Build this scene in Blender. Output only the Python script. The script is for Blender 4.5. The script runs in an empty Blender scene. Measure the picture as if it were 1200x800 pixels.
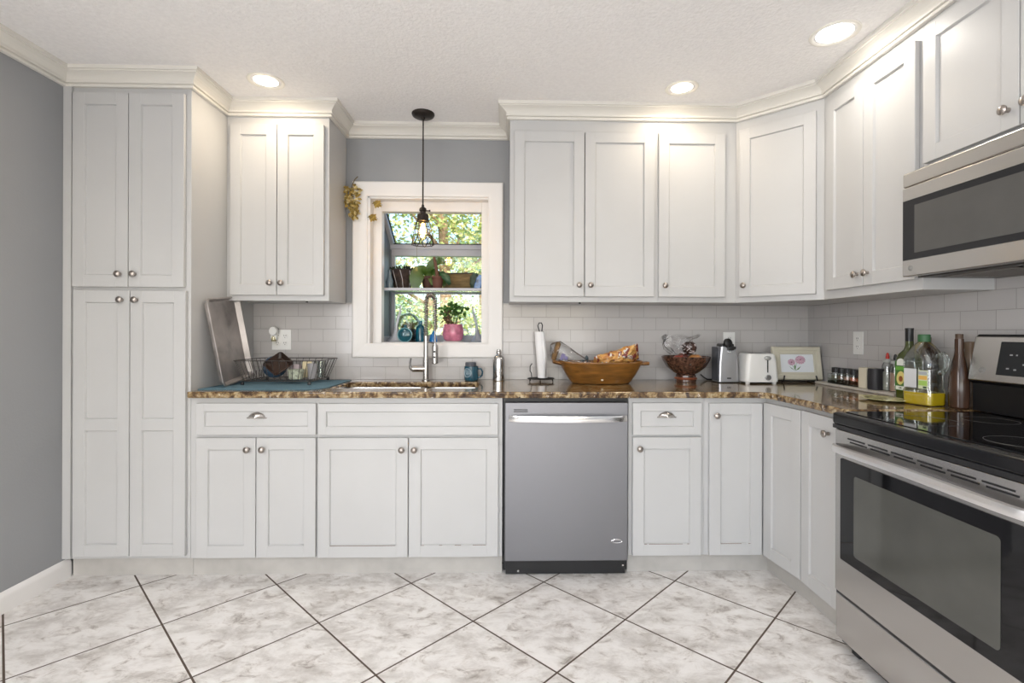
import bpy, bmesh, math, random
from mathutils import Matrix, Vector
random.seed(7)
PI = math.pi
R = math.radians
SC = bpy.context.scene
COL = SC.collection

# ------------------------------------------------------------------ camera, world, light
CAM_D, CAM_H, FPX = 3.1136, 1.2238, 582.08
cd = bpy.data.cameras.new('camera')
cam = bpy.data.objects.new('camera', cd)
COL.objects.link(cam)
cd.sensor_fit = 'HORIZONTAL'
cd.sensor_width = 36.0
cd.lens = FPX / 1200 * 36
cd.shift_x = -8.5155 / 1200
cd.shift_y = -11.4648 / 1200
cd.clip_start = 0.05
cam.matrix_world = (Matrix.Translation((0, -CAM_D, CAM_H)) @ Matrix.Rotation(R(-1.3108), 4, 'Z')
                    @ Matrix.Rotation(R(90), 4, 'X') @ Matrix.Rotation(R(.1792), 4, 'Z'))
SC.camera = cam
SC.view_settings.view_transform = 'Standard'
SC.view_settings.look = 'None'
SC.view_settings.gamma = 1
SC.view_settings.exposure = 0.08
SC.view_settings.use_curve_mapping = False

w = bpy.data.worlds.new('sky')
SC.world = w
w.use_nodes = True
nt = w.node_tree
bg = nt.nodes['Background']
sky = nt.nodes.new('ShaderNodeTexSky')
sky.sky_type = 'NISHITA'
sky.sun_disc = False
sky.sun_elevation = R(42)
sky.sun_rotation = R(150)
sky.air_density = 1.0
sky.dust_density = 2.5
nt.links.new(sky.outputs[0], bg.inputs[0])
bg.inputs[1].default_value = 0.5


def light(name, kind, loc, energy, color, size=.1, size_y=None, rot=(0, 0, 0), **kw):
    d = bpy.data.lights.new(name, kind)
    d.energy = energy
    d.color = color
    if kind == 'AREA':
        d.shape = 'RECTANGLE' if size_y else 'DISK'
        d.size = size
        if size_y:
            d.size_y = size_y
    for k, v in kw.items():
        setattr(d, k, v)
    o = bpy.data.objects.new(name, d)
    COL.objects.link(o)
    o.location = loc
    o.rotation_euler = rot
    return o


light('sunlight', 'SUN', (0, 0, 8), 6.0, (1, .93, .8), rot=(R(48), R(6), R(-20)), angle=R(2))
# added fill lamp behind the camera, tilted up to bounce off the ceiling
light('rear_ceiling_fill', 'AREA', (-.2, -5.9, 1.0), 74, (.90, .95, 1.0), 3.4, 1.2, rot=(R(150), 0, 0))
# added fill lamp on the solid left wall, brightens the right-hand fronts
light('side_fill', 'AREA', (-2.17, -4.3, 1.45), 62, (.96, .97, 1.0), 1.6, 1.3, rot=(R(90), 0, R(-90)))
# unseen ceiling lamps added behind the camera to fill the room
for lx, ly, pw in ((-1.2, -2.1, 4), (.2, -2.1, 2), (-1.2, -4.0, 10), (.6, -4.0, 10)):
    light('ceiling_fill_light', 'AREA', (lx, ly, 2.49), pw, (1, .96, .92), .17)

XL, XR, YR, ZC = -2.1877, 1.91, -6.0, 2.5045
CT = .925                      # counter top

# ------------------------------------------------------------------ materials
MATS = {}


def new_mat(name):
    m = bpy.data.materials.new(name)
    m.use_nodes = True
    return m, m.node_tree, m.node_tree.nodes['Principled BSDF']


def mat(name, col, rough=.5, metal=0., var=0., vscale=20., bump=0., bscale=200., coat=0., trans=0., emit=None, es=1., stretch=None, spec=None, alpha=None):
    if name in MATS:
        return MATS[name]
    m, t, b = new_mat(name)
    b.inputs['Base Color'].default_value = (*col, 1)
    b.inputs['Roughness'].default_value = rough
    b.inputs['Metallic'].default_value = metal
    b.inputs['Coat Weight'].default_value = coat
    b.inputs['Transmission Weight'].default_value = trans
    if spec is not None:
        b.inputs['Specular IOR Level'].default_value = spec
    if alpha is not None:
        b.inputs['Alpha'].default_value = alpha
    if emit:
        b.inputs['Emission Color'].default_value = (*emit, 1)
        b.inputs['Emission Strength'].default_value = es
    tc = t.nodes.new('ShaderNodeTexCoord')
    src = tc.outputs['Object']
    if stretch:
        mp = t.nodes.new('ShaderNodeMapping')
        mp.inputs['Scale'].default_value = stretch
        t.links.new(src, mp.inputs[0])
        src = mp.outputs[0]
    if var:
        n = t.nodes.new('ShaderNodeTexNoise')
        n.inputs['Scale'].default_value = vscale
        n.inputs['Detail'].default_value = 5
        t.links.new(src, n.inputs[0])
        r = t.nodes.new('ShaderNodeValToRGB')
        r.color_ramp.elements[0].position = .3
        r.color_ramp.elements[1].position = .7
        r.color_ramp.elements[0].color = (*[c * (1 - var) for c in col], 1)
        r.color_ramp.elements[1].color = (*[min(1, c * (1 + var)) for c in col], 1)
        t.links.new(n.outputs['Fac'], r.inputs[0])
        t.links.new(r.outputs[0], b.inputs['Base Color'])
    if bump:
        n = t.nodes.new('ShaderNodeTexNoise')
        n.inputs['Scale'].default_value = bscale
        n.inputs['Detail'].default_value = 3
        t.links.new(src, n.inputs[0])
        bp = t.nodes.new('ShaderNodeBump')
        bp.inputs['Strength'].default_value = bump
        bp.inputs['Distance'].default_value = .004
        t.links.new(n.outputs['Fac'], bp.inputs['Height'])
        t.links.new(bp.outputs[0], b.inputs['Normal'])
    MATS[name] = m
    return m


def clear_mat(name, tint=(1, 1, 1), gloss=.1, rough=.02, wrinkle=0.):
    """thin clear glass or film: see-through with a surface reflection"""
    if name in MATS:
        return MATS[name]
    m = bpy.data.materials.new(name)
    m.use_nodes = True
    t = m.node_tree
    t.nodes.clear()
    out = t.nodes.new('ShaderNodeOutputMaterial')
    mx = t.nodes.new('ShaderNodeMixShader')
    tr = t.nodes.new('ShaderNodeBsdfTransparent')
    tr.inputs[0].default_value = (*tint, 1)
    gl = t.nodes.new('ShaderNodeBsdfGlossy')
    gl.inputs['Roughness'].default_value = rough
    fr = t.nodes.new('ShaderNodeLayerWeight')
    fr.inputs[0].default_value = .25
    ml = t.nodes.new('ShaderNodeMath')
    ml.operation = 'MULTIPLY_ADD'
    ml.inputs[1].default_value = .7
    ml.inputs[2].default_value = gloss
    t.links.new(fr.outputs['Fresnel'], ml.inputs[0])
    t.links.new(ml.outputs[0], mx.inputs[0])
    t.links.new(tr.outputs[0], mx.inputs[1])
    t.links.new(gl.outputs[0], mx.inputs[2])
    t.links.new(mx.outputs[0], out.inputs[0])
    if wrinkle:
        n = t.nodes.new('ShaderNodeTexNoise')
        n.inputs['Scale'].default_value = 45
        n.inputs['Detail'].default_value = 4
        tc = t.nodes.new('ShaderNodeTexCoord')
        t.links.new(tc.outputs['Object'], n.inputs[0])
        bp = t.nodes.new('ShaderNodeBump')
        bp.inputs['Strength'].default_value = wrinkle
        bp.inputs['Distance'].default_value = .01
        t.links.new(n.outputs['Fac'], bp.inputs['Height'])
        t.links.new(bp.outputs[0], gl.inputs['Normal'])
    MATS[name] = m
    return m


def ramp(t, src, stops, interp='LINEAR'):
    r = t.nodes.new('ShaderNodeValToRGB')
    cr = r.color_ramp
    cr.interpolation = interp
    while len(cr.elements) < len(stops):
        cr.elements.new(.5)
    for e, (p, c) in zip(cr.elements, stops):
        e.position = p
        e.color = (*c, 1)
    t.links.new(src, r.inputs[0])
    return r.outputs[0]


def mixc(t, fac, a, b, mode='MIX'):
    m = t.nodes.new('ShaderNodeMix')
    m.data_type = 'RGBA'
    m.blend_type = mode
    for v, k in ((fac, 0), (a, 6), (b, 7)):
        if isinstance(v, (int, float)):
            m.inputs[k].default_value = v
        elif isinstance(v, tuple):
            m.inputs[k].default_value = (*v, 1)
        else:
            t.links.new(v, m.inputs[k])
    return m.outputs[2]


def math_n(t, op, a, b=None):
    n = t.nodes.new('ShaderNodeMath')
    n.operation = op
    for k, v in enumerate((a, b)):
        if v is None:
            continue
        if isinstance(v, (int, float)):
            n.inputs[k].default_value = v
        else:
            t.links.new(v, n.inputs[k])
    return n.outputs[0]


def noise(t, vec, scale, detail=5, dist=0., rough=.5):
    n = t.nodes.new('ShaderNodeTexNoise')
    n.inputs['Scale'].default_value = scale
    n.inputs['Detail'].default_value = detail
    n.inputs['Distortion'].default_value = dist
    n.inputs['Roughness'].default_value = rough
    t.links.new(vec, n.inputs['Vector'])
    return n.outputs['Fac']


def floor_material():
    m, t, b = new_mat('marble_look_floor_tile')
    geo = t.nodes.new('ShaderNodeNewGeometry')
    pos = geo.outputs['Position']
    a = R(44.965)
    s = .4573
    off = t.nodes.new('ShaderNodeVectorMath')
    off.operation = 'SUBTRACT'
    t.links.new(pos, off.inputs[0])
    off.inputs[1].default_value = (.1798, -.6866, 0)
    uv = []
    for v in ((math.cos(a) / s, -math.sin(a) / s, 0), (math.sin(a) / s, math.cos(a) / s, 0)):
        d = t.nodes.new('ShaderNodeVectorMath')
        d.operation = 'DOT_PRODUCT'
        t.links.new(off.outputs[0], d.inputs[0])
        d.inputs[1].default_value = v
        uv.append(d.outputs['Value'])
    lines, cells = [], []
    for u in uv:
        fr = math_n(t, 'FRACT', math_n(t, 'ADD', u, 100.0))
        dd = math_n(t, 'ABSOLUTE', math_n(t, 'SUBTRACT', fr, .5))
        lines.append(math_n(t, 'GREATER_THAN', dd, .5 - .0036 / s))
        cells.append(math_n(t, 'FLOOR', math_n(t, 'ADD', u, 100.0)))
    grout = math_n(t, 'MAXIMUM', lines[0], lines[1])
    cb = t.nodes.new('ShaderNodeCombineXYZ')
    t.links.new(math_n(t, 'MULTIPLY', cells[0], 3.7), cb.inputs[0])
    t.links.new(math_n(t, 'MULTIPLY', cells[1], 5.3), cb.inputs[1])
    sh = t.nodes.new('ShaderNodeVectorMath')
    sh.operation = 'ADD'
    t.links.new(pos, sh.inputs[0])
    t.links.new(cb.outputs[0], sh.inputs[1])
    p = sh.outputs[0]
    mp = t.nodes.new('ShaderNodeMapping')
    mp.inputs['Rotation'].default_value = (0, 0, R(25))
    mp.inputs['Scale'].default_value = (1, 1.5, 1)
    t.links.new(p, mp.inputs[0])
    p = mp.outputs[0]
    base = ramp(t, noise(t, p, 6.5, 12, .3, .70), [(.32, (.50, .47, .44)), (.45, (.67, .645, .62)), (.54, (.80, .78, .76)), (.70, (.87, .855, .84))])
    vein = ramp(t, noise(t, p, 11, 9, .7, .72), [(.35, (.42, .38, .35)), (.43, (.86, .84, .82)), (.5, (1, 1, 1)), (1, (1, 1, 1))])
    c = mixc(t, .8, base, vein, 'MULTIPLY')
    c = mixc(t, grout, c, (.085, .06, .045))
    t.links.new(c, b.inputs['Base Color'])
    t.links.new(ramp(t, grout, [(0, (.33,) * 3), (1, (.8,) * 3)]), b.inputs['Roughness'])
    bp = t.nodes.new('ShaderNodeBump')
    bp.inputs['Strength'].default_value = .4
    bp.inputs['Distance'].default_value = .002
    t.links.new(math_n(t, 'SUBTRACT', 1.0, grout), bp.inputs['Height'])
    t.links.new(bp.outputs[0], b.inputs['Normal'])
    return m


def subway_material(name, axis):
    m, t, b = new_mat(name)
    geo = t.nodes.new('ShaderNodeNewGeometry')
    sp = t.nodes.new('ShaderNodeSeparateXYZ')
    t.links.new(geo.outputs['Position'], sp.inputs[0])
    cb = t.nodes.new('ShaderNodeCombineXYZ')
    t.links.new(math_n(t, 'ADD', sp.outputs[axis], 15.37 - .0856), cb.inputs[0])
    t.links.new(math_n(t, 'SUBTRACT', sp.outputs[2], .925 - .078 * 10), cb.inputs[1])
    br = t.nodes.new('ShaderNodeTexBrick')
    br.inputs['Scale'].default_value = 1
    br.inputs['Brick Width'].default_value = .1537
    br.inputs['Row Height'].default_value = .078
    br.inputs['Mortar Size'].default_value = .0012
    br.inputs['Mortar Smooth'].default_value = .25
    br.inputs['Bias'].default_value = 0
    br.inputs['Color1'].default_value = (.49, .472, .462, 1)
    br.inputs['Color2'].default_value = (.515, .497, .487, 1)
    br.inputs['Mortar'].default_value = (.34, .32, .305, 1)
    t.links.new(cb.outputs[0], br.inputs['Vector'])
    t.links.new(br.outputs['Color'], b.inputs['Base Color'])
    b.inputs['Roughness'].default_value = .16
    bp = t.nodes.new('ShaderNodeBump')
    bp.inputs['Strength'].default_value = .5
    bp.inputs['Distance'].default_value = .0015
    inv = math_n(t, 'SUBTRACT', 1.0, br.outputs['Fac'])
    wob = math_n(t, 'MULTIPLY', noise(t, geo.outputs['Position'], 14, 1), .5)
    t.links.new(math_n(t, 'ADD', inv, wob), bp.inputs['Height'])
    t.links.new(bp.outputs[0], b.inputs['Normal'])
    return m


def granite_material():
    m, t, b = new_mat('brown_speckled_granite')
    geo = t.nodes.new('ShaderNodeNewGeometry')
    p = geo.outputs['Position']
    n1 = noise(t, p, 26, 8, .6, .62)
    c = ramp(t, n1, [(.37, (.045, .024, .014)), (.46, (.13, .075, .035)), (.53, (.28, .185, .085)), (.61, (.44, .335, .19)), (.74, (.56, .49, .36))])
    v = t.nodes.new('ShaderNodeTexVoronoi')
    v.inputs['Scale'].default_value = 95
    t.links.new(p, v.inputs['Vector'])
    vs = ramp(t, v.outputs['Distance'], [(0, (.25,) * 3), (.35, (.7,) * 3), (.6, (1,) * 3)])
    c = mixc(t, .55, c, vs, 'MULTIPLY')
    dk = ramp(t, noise(t, p, 55, 6, .5, .7), [(.0, (0,) * 3), (.60, (0,) * 3), (.66, (1,) * 3)])
    c = mixc(t, dk, c, (.025, .016, .012))
    lt = ramp(t, noise(t, p, 38, 5, .3, .6), [(.0, (0,) * 3), (.63, (0,) * 3), (.70, (.8,) * 3)])
    c = mixc(t, lt, c, (.80, .72, .60))
    t.links.new(c, b.inputs['Base Color'])
    b.inputs['Roughness'].default_value = .12
    b.inputs['Coat Weight'].default_value = .3
    return m


def steel_material(name, col, rough=.3, stretch=None):
    """brushed steel: fine horizontal grain only as a stretched highlight"""
    m, t, b = new_mat(name)
    b.inputs['Base Color'].default_value = (*col, 1)
    b.inputs['Metallic'].default_value = 1
    b.inputs['Roughness'].default_value = rough
    if stretch:
        tc = t.nodes.new('ShaderNodeTexCoord')
        mp = t.nodes.new('ShaderNodeMapping')
        mp.inputs['Scale'].default_value = stretch
        t.links.new(tc.outputs['Object'], mp.inputs[0])
        n = noise(t, mp.outputs[0], 1, 4, .4)
        t.links.new(ramp(t, n, [(.3, tuple(c * .55 for c in col)), (.5, tuple(c * .85 for c in col)), (.7, tuple(min(1, c * 1.05) for c in col))]), b.inputs['Base Color'])
    return m


def worn_paint():
    """white cabinet paint with small rubbed and chipped spots"""
    m, t, b = new_mat('white_cabinet_paint')
    geo = t.nodes.new('ShaderNodeNewGeometry')
    p = geo.outputs['Position']
    c = ramp(t, noise(t, p, 3.0, 4), [(.35, (.520, .519, .515)), (.65, (.540, .539, .535))])
    t.links.new(c, b.inputs['Base Color'])
    b.inputs['Roughness'].default_value = .38
    bp = t.nodes.new('ShaderNodeBump')
    bp.inputs['Strength'].default_value = .05
    bp.inputs['Distance'].default_value = .002
    t.links.new(noise(t, p, 60, 3), bp.inputs['Height'])
    t.links.new(bp.outputs[0], b.inputs['Normal'])
    return m


M_FLOOR = floor_material()
M_TILEB = subway_material('white_subway_tile_back', 0)
M_TILER = subway_material('white_subway_tile_right', 1)
M_GRAN = granite_material()
M_CAB = worn_paint()
M_TRIM = mat('white_trim_paint', (.80, .785, .77), .4)
M_CROWN = mat('crown_paint', (.74, .715, .66), .45)
M_TOE = mat('shaded_toe_board_paint', (.47, .45, .42), .6, var=.10, vscale=9)  # recess shade painted in as a darker cabinet white, faintly mottled
M_WALL = mat('blue_grey_wall_paint', (.300, .308, .318), .6, var=.03, vscale=2, bump=.15, bscale=90)
M_CEIL = mat('textured_ceiling_paint', (.90, .88, .865), .85, var=.035, vscale=60, bump=1.0, bscale=70)
M_STEEL = steel_material('brushed_stainless_steel', (.52, .505, .49), .27)
M_DW = steel_material('grey_stainless_panel', (.235, .235, .25), .42)
M_CHROME = mat('polished_steel', (.75, .74, .73), .16, 1)
M_NICKEL = mat('brushed_nickel', (.40, .36, .33), .28, 1)
M_BLACK = mat('black_plastic', (.012, .012, .013), .35)
M_BGLASS = mat('black_ceramic_glass', (.007, .007, .008), .05, spec=.38)
M_GLOSSBK = mat('black_enamel', (.006, .006, .007), .14, spec=.35)
M_SATINBK = mat('satin_black_panel', (.008, .008, .009), .35, spec=.3)
M_BRONZE = mat('oil_rubbed_bronze', (.035, .028, .024), .38, .7)
M_WIRE = mat('dark_rack_wire', (.09, .08, .075), .35, .6)
M_WHITEP = mat('white_plastic', (.80, .80, .78), .35)
M_PANE = clear_mat('window_glass', (.97, .99, .98), .04, .0)
M_CLEAR = clear_mat('clear_glass', (.92, .95, .94), .12, .03)
M_FILM = clear_mat('clear_plastic_film', (.95, .95, .95), .07, .14, .8)


# ------------------------------------------------------------------ mesh helpers
class MB:
    def __init__(self):
        self.bm = bmesh.new()
        self.mats = []
        self.mi = 0

    def use(self, m):
        if m not in self.mats:
            self.mats.append(m)
        self.mi = self.mats.index(m)
        return self

    def _add(self, src, M=None):
        if M is not None:
            bmesh.ops.transform(src, matrix=M, verts=src.verts)
        mp = {}
        for v in src.verts:
            mp[v] = self.bm.verts.new(v.co)
        for f in src.faces:
            try:
                nf = self.bm.faces.new([mp[v] for v in f.verts])
                nf.material_index = self.mi
                nf.smooth = True
            except ValueError:
                pass
        src.free()
        return self

    def box(self, a, b, bev=0., M=None, seg=2):
        s = bmesh.new()
        bmesh.ops.create_cube(s, size=1)
        a, b = Vector(a), Vector(b)
        for v in s.verts:
            v.co = Vector([(a[i] + b[i]) / 2 + v.co[i] * (b[i] - a[i]) for i in range(3)])
        if bev:
            bmesh.ops.bevel(s, geom=s.edges[:], offset=bev, segments=seg, affect='EDGES', profile=.5)
        return self._add(s, M)

    def lathe(self, prof, c=(0, 0, 0), n=24, M=None, cap=True, sx=1., sy=1.):
        """prof: list of (r, z)"""
        s = bmesh.new()
        rings = []
        for r, z in prof:
            if r < 1e-5:
                rings.append([s.verts.new((c[0], c[1], c[2] + z))])
            else:
                rings.append([s.verts.new((c[0] + sx * r * math.cos(2 * PI * k / n), c[1] + sy * r * math.sin(2 * PI * k / n), c[2] + z)) for k in range(n)])
        for A, B in zip(rings, rings[1:]):
            if len(A) == 1 and len(B) == 1:
                continue
            for k in range(n):
                k2 = (k + 1) % n
                if len(A) == 1:
                    s.faces.new((A[0], B[k2], B[k]))
                elif len(B) == 1:
                    s.faces.new((A[k], A[k2], B[0]))
                else:
                    s.faces.new((A[k], A[k2], B[k2], B[k]))
        if cap:
            if len(rings[0]) > 1:
                s.faces.new(list(reversed(rings[0])))
            if len(rings[-1]) > 1:
                s.faces.new(rings[-1])
        return self._add(s, M)

    def cyl(self, p, q, r, r2=None, n=16):
        p, q = Vector(p), Vector(q)
        L = (q - p).length
        M = Matrix.Translation(p) @ (q - p).to_track_quat('Z', 'Y').to_matrix().to_4x4()
        return self.lathe([(r, 0), (r if r2 is None else r2, L)], n=n, M=M)

    def tube(self, pts, r, n=8, closed=False, cap=True, rr=None):
        """round tube through pts"""
        pts = [Vector(p) for p in pts]
        s = bmesh.new()
        N = len(pts)
        rings = []
        up = None
        for i, p in enumerate(pts):
            if closed:
                d = pts[(i + 1) % N] - pts[i - 1]
            else:
                d = pts[min(i + 1, N - 1)] - pts[max(i - 1, 0)]
            d.normalize()
            if up is None:
                up = Vector((0, 0, 1)) if abs(d.z) < .9 else Vector((1, 0, 0))
            x = d.cross(up)
            if x.length < 1e-4:
                x = d.cross(Vector((0, 1, 0)))
            x.normalize()
            up = x.cross(d)
            rad = rr[i] if rr else r
            rings.append([s.verts.new(p + rad * (math.cos(2 * PI * k / n) * x + math.sin(2 * PI * k / n) * up)) for k in range(n)])
        prs = list(zip(rings, rings[1:]))
        if closed:
            prs.append((rings[-1], rings[0]))
        for A, B in prs:
            for k in range(n):
                k2 = (k + 1) % n
                s.faces.new((A[k], B[k], B[k2], A[k2]))
        if cap and not closed:
            s.faces.new(rings[0])
            s.faces.new(list(reversed(rings[-1])))
        return self._add(s)

    def prism(self, poly, z0, z1, holes=(), bev=0., M=None, seg=3):
        """polygon in xy (ccw) extruded z0..z1, with optional holes and rounded top/bottom rims"""
        s = bmesh.new()
        es = []
        for lp in (poly, *holes):
            vs = [s.verts.new((x, y, z0)) for x, y in lp]
            es += [s.edges.new((vs[i], vs[(i + 1) % len(vs)])) for i in range(len(vs))]
        if holes:
            bmesh.ops.triangle_fill(s, use_beauty=True, edges=es, normal=(0, 0, 1))
        else:
            s.faces.new(s.verts[:])
        r = bmesh.ops.extrude_face_region(s, geom=s.faces[:])
        for v in r['geom']:
            if isinstance(v, bmesh.types.BMVert):
                v.co.z = z1
        bmesh.ops.recalc_face_normals(s, faces=s.faces[:])
        if bev:
            ed = [e for e in s.edges if len(e.link_faces) == 2 and abs(e.verts[0].co.z - e.verts[1].co.z) < 1e-6 and e.calc_face_angle(0) > 1]
            bmesh.ops.bevel(s, geom=ed, offset=bev, segments=seg, affect='EDGES', profile=.5)
        return self._add(s, M)

    def loft(self, rings, closed_ends=True, M=None):
        """rings: list of equal-length lists of points"""
        s = bmesh.new()
        R_ = [[s.verts.new(p) for p in r] for r in rings]
        n = len(R_[0])
        for A, B in zip(R_, R_[1:]):
            for k in range(n):
                k2 = (k + 1) % n
                s.faces.new((A[k], A[k2], B[k2], B[k]))
        if closed_ends:
            s.faces.new(list(reversed(R_[0])))
            s.faces.new(R_[-1])
        bmesh.ops.recalc_face_normals(s, faces=s.faces[:])
        return self._add(s, M)

    def faces(self, vs, fs, M=None):
        s = bmesh.new()
        V = [s.verts.new(v) for v in vs]
        for f in fs:
            s.faces.new([V[i] for i in f])
        return self._add(s, M)

    def blob(self, c, r, sub=2, amp=.0, sc=(1, 1, 1), freq=3., M=None):
        s = bmesh.new()
        bmesh.ops.create_icosphere(s, subdivisions=sub, radius=1)
        ph = [random.uniform(0, 6) for _ in range(6)]
        for v in s.verts:
            d = v.co.normalized()
            k = 1 + amp * (math.sin(freq * d.x * 2 + ph[0]) * math.sin(freq * d.y * 2 + ph[1]) + .6 * math.sin(freq * 2.3 * d.z * 2 + ph[2] + 3 * d.x) + .4 * math.sin(freq * 4 * d.x + ph[3]) * math.sin(freq * 4 * d.z + ph[4]))
            v.co = Vector((c[0] + d.x * r * sc[0] * k, c[1] + d.y * r * sc[1] * k, c[2] + d.z * r * sc[2] * k))
        return self._add(s, M)

    def build(self, name, m, parent=None, world=False, angle=35, smooth=True):
        """one mesh object; world=True: the shapes are in room coordinates"""
        if world and parent is not None:
            root = parent
            while root.parent:
                root = root.parent
            bmesh.ops.transform(self.bm, matrix=root.matrix_basis.inverted(), verts=self.bm.verts)
        me = bpy.data.meshes.new(name)
        self.bm.to_mesh(me)
        self.bm.free()
        for x in (self.mats or [m]):
            me.materials.append(x)
        if smooth:
            me.set_sharp_from_angle(angle=R(angle))
        else:
            me.polygons.foreach_set('use_smooth', [False] * len(me.polygons))
        o = bpy.data.objects.new(name, me)
        COL.objects.link(o)
        if smooth and len(me.polygons) < 4000:
            wn = o.modifiers.new('weighted', 'WEIGHTED_NORMAL')
            wn.keep_sharp = True
            wn.weight = 100
        if parent is not None:
            o.parent = parent
        return o


def tag(o, label=None, cat=None, group=None, kind=None):
    if label:
        o['label'] = label
    if cat:
        o['category'] = cat
    if group:
        o['group'] = group
    if kind:
        o['kind'] = kind
    return o


def thing(name, label, cat, loc=(0, 0, 0), rz=0., group=None, kind=None):
    o = bpy.data.objects.new(name, None)
    COL.objects.link(o)
    o.matrix_basis = Matrix.Translation(loc) @ Matrix.Rotation(rz, 4, 'Z')
    o.empty_display_size = .05
    return tag(o, label, cat, group, kind)


def text_mesh(s, size, depth=.0004):
    c = bpy.data.curves.new('t', 'FONT')
    c.body = s
    c.size = size
    c.extrude = depth
    c.align_x = 'CENTER'
    c.align_y = 'CENTER'
    o = bpy.data.objects.new('t', c)
    COL.objects.link(o)
    dg = bpy.context.evaluated_depsgraph_get()
    me = bpy.data.meshes.new_from_object(o.evaluated_get(dg))
    bpy.data.objects.remove(o)
    return me


def add_text(mb, s, size, M):
    me = text_mesh(s, size)
    b = bmesh.new()
    b.from_mesh(me)
    mb._add(b, M)


def struct(name, mb, m, parent=None):
    o = mb.build(name, m, parent)
    if parent is None:
        o['kind'] = 'structure'
    return o


FACE_Y = Matrix.Rotation(R(90), 4, 'X')       # xy drawing -> stands up, faces -Y

# ------------------------------------------------------------------ room shell
struct('floor', MB().box((XL - .1, YR, -.1), (XR + .1, .12, 0)), M_FLOOR)
struct('ceiling', MB().box((XL - .1, YR, ZC), (XR + .1, .12, ZC + .1)), M_CEIL)
struct('wall_left', MB().box((XL - .1, YR, 0), (XL, .12, ZC)), M_WALL)
struct('wall_right', MB().box((XR, YR, 0), (XR + .1, .12, ZC)), M_WALL)
WX0, WX1, WZ0, WZ1 = -.862, -.122, 1.125, 2.055    # rough opening of the kitchen window
b = MB()
b.box((XL, 0, 0), (WX0, .12, ZC)).box((WX1, 0, 0), (XR, .12, ZC))
b.box((WX0, 0, 0), (WX1, .12, WZ0)).box((WX0, 0, WZ1), (WX1, .12, ZC))
struct('wall_back', b, M_WALL)
b = MB()
b.box((XL, YR - .12, 0), (-1.95, YR, ZC)).box((1.55, YR - .12, 0), (XR, YR, ZC)).box((-1.95, YR - .12, 0), (1.55, YR, .3)).box((-1.95, YR - .12, 2.38), (1.55, YR, ZC))
struct('wall_rear', b, M_WALL)
# tiled splash back
b = MB()
b.box((-1.572, -.008, CT), (-.966, 0, 1.40)).box((-.034, -.008, CT), (XR - .008, 0, 1.40)).box((-.966, -.008, CT), (-.034, 0, 1.06))
o = struct('trim_1', b, M_TILEB)
o['label'] = 'white subway tile splashback on the window wall'
o = struct('trim_2', MB().box((XR - .008, YR + 3.2, CT), (XR, -.008, 1.44)), M_TILER)
o['label'] = 'white subway tile splashback on the right wall'


def sweep(path, prof, closed=False):
    """horizontal moulding: path in xy, prof (offset to the right of travel, z), mitred"""
    P = [Vector((x, y)) for x, y in path]
    rings = []
    for i, p in enumerate(P):
        ns = []
        if i > 0:
            d = (P[i] - P[i - 1]).normalized()
            ns.append(Vector((d.y, -d.x)))
        if i < len(P) - 1:
            d = (P[i + 1] - P[i]).normalized()
            ns.append(Vector((d.y, -d.x)))
        n = ns[0] if len(ns) == 1 else (ns[0] + ns[1]) / (1 + ns[0].dot(ns[1]))
        rings.append([(p.x + n.x * o_, p.y + n.y * o_, z) for o_, z in prof])
    return rings


CROWN = [(0, 2.421), (.016, 2.421), (.018, 2.424), (.018, 2.432), (.012, 2.434), (.012, 2.437), (.022, 2.439), (.023, 2.446), (.018, 2.449), (.022, 2.456), (.030, 2.465), (.040, 2.473), (.052, 2.479), (.058, 2.481), (.058, 2.486), (.066, 2.488), (.067, ZC), (0, ZC)]
path = [(XL, YR), (XL, -.61), (-1.5735, -.61), (-1.5735, -.30), (-1.006, -.30), (-1.006, 0), (.009, 0), (.009, -.30), (1.305, -.30), (1.615, -.61), (1.615, -1.985), (XR, -1.985), (XR, YR)]
b = MB()
b.loft(sweep(path, CROWN))
trim3 = b.build('trim_3', M_CROWN, smooth=False)
trim3['kind'] = 'structure'
trim3['label'] = 'off-white stepped crown moulding along walls and cabinet tops'
b = MB()
b.loft(sweep([(XL, YR), (XL, -.585)], [(0, 0), (.016, 0), (.016, .066), (.012, .078), (.005, .088), (0, .09)]))
struct('baseboard_left', b, M_TRIM)


# ------------------------------------------------------------------ cabinets
def knob(parent, p, M):
    prof = [(.0, -.001), (.008, -.001), (.0075, .004), (.0055, .008), (.0055, .013), (.012, .016), (.0155, .020), (.0155, .024), (.012, .028), (.006, .0305), (0, .031)]
    K = M @ Matrix.Translation(p) @ Matrix.Rotation(R(90), 4, 'X')
    return MB().lathe(prof, n=20, M=K).build('knob', M_NICKEL, parent, world=True)


def cup_pull(parent, p, M):
    """half-dome bin pull"""
    b = MB()
    W, H, D = .043, .030, .026
    rings = []
    NA, NB = 14, 8
    for th in (1.0, .86):
        g = []
        for i in range(NA + 1):
            a = PI * i / NA
            g.append([(-W * th * math.cos(a) * math.cos(PI / 2 * j / NB * .999), -D * th * math.sin(PI / 2 * j / NB) * max(.0, math.sin(a)) ** .6 - .0, H * th * math.sin(a) * math.cos(PI / 2 * j / NB) - .004) for j in range(NB + 1)])
        vs = [q for r in g for q in r]
        fs = [(i * (NB + 1) + j, (i + 1) * (NB + 1) + j, (i + 1) * (NB + 1) + j + 1, i * (NB + 1) + j + 1) for i in range(NA) for j in range(NB)]
        b.faces(vs, fs, M @ Matrix.Translation(p))
    b.box((-W - .006, -.003, -.006), (W + .006, 0, .001), .001, M @ Matrix.Translation(p))
    return b.build('cup_pull', mat('bright_nickel', (.55, .52, .49), .2, 1), parent, world=True)


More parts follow.
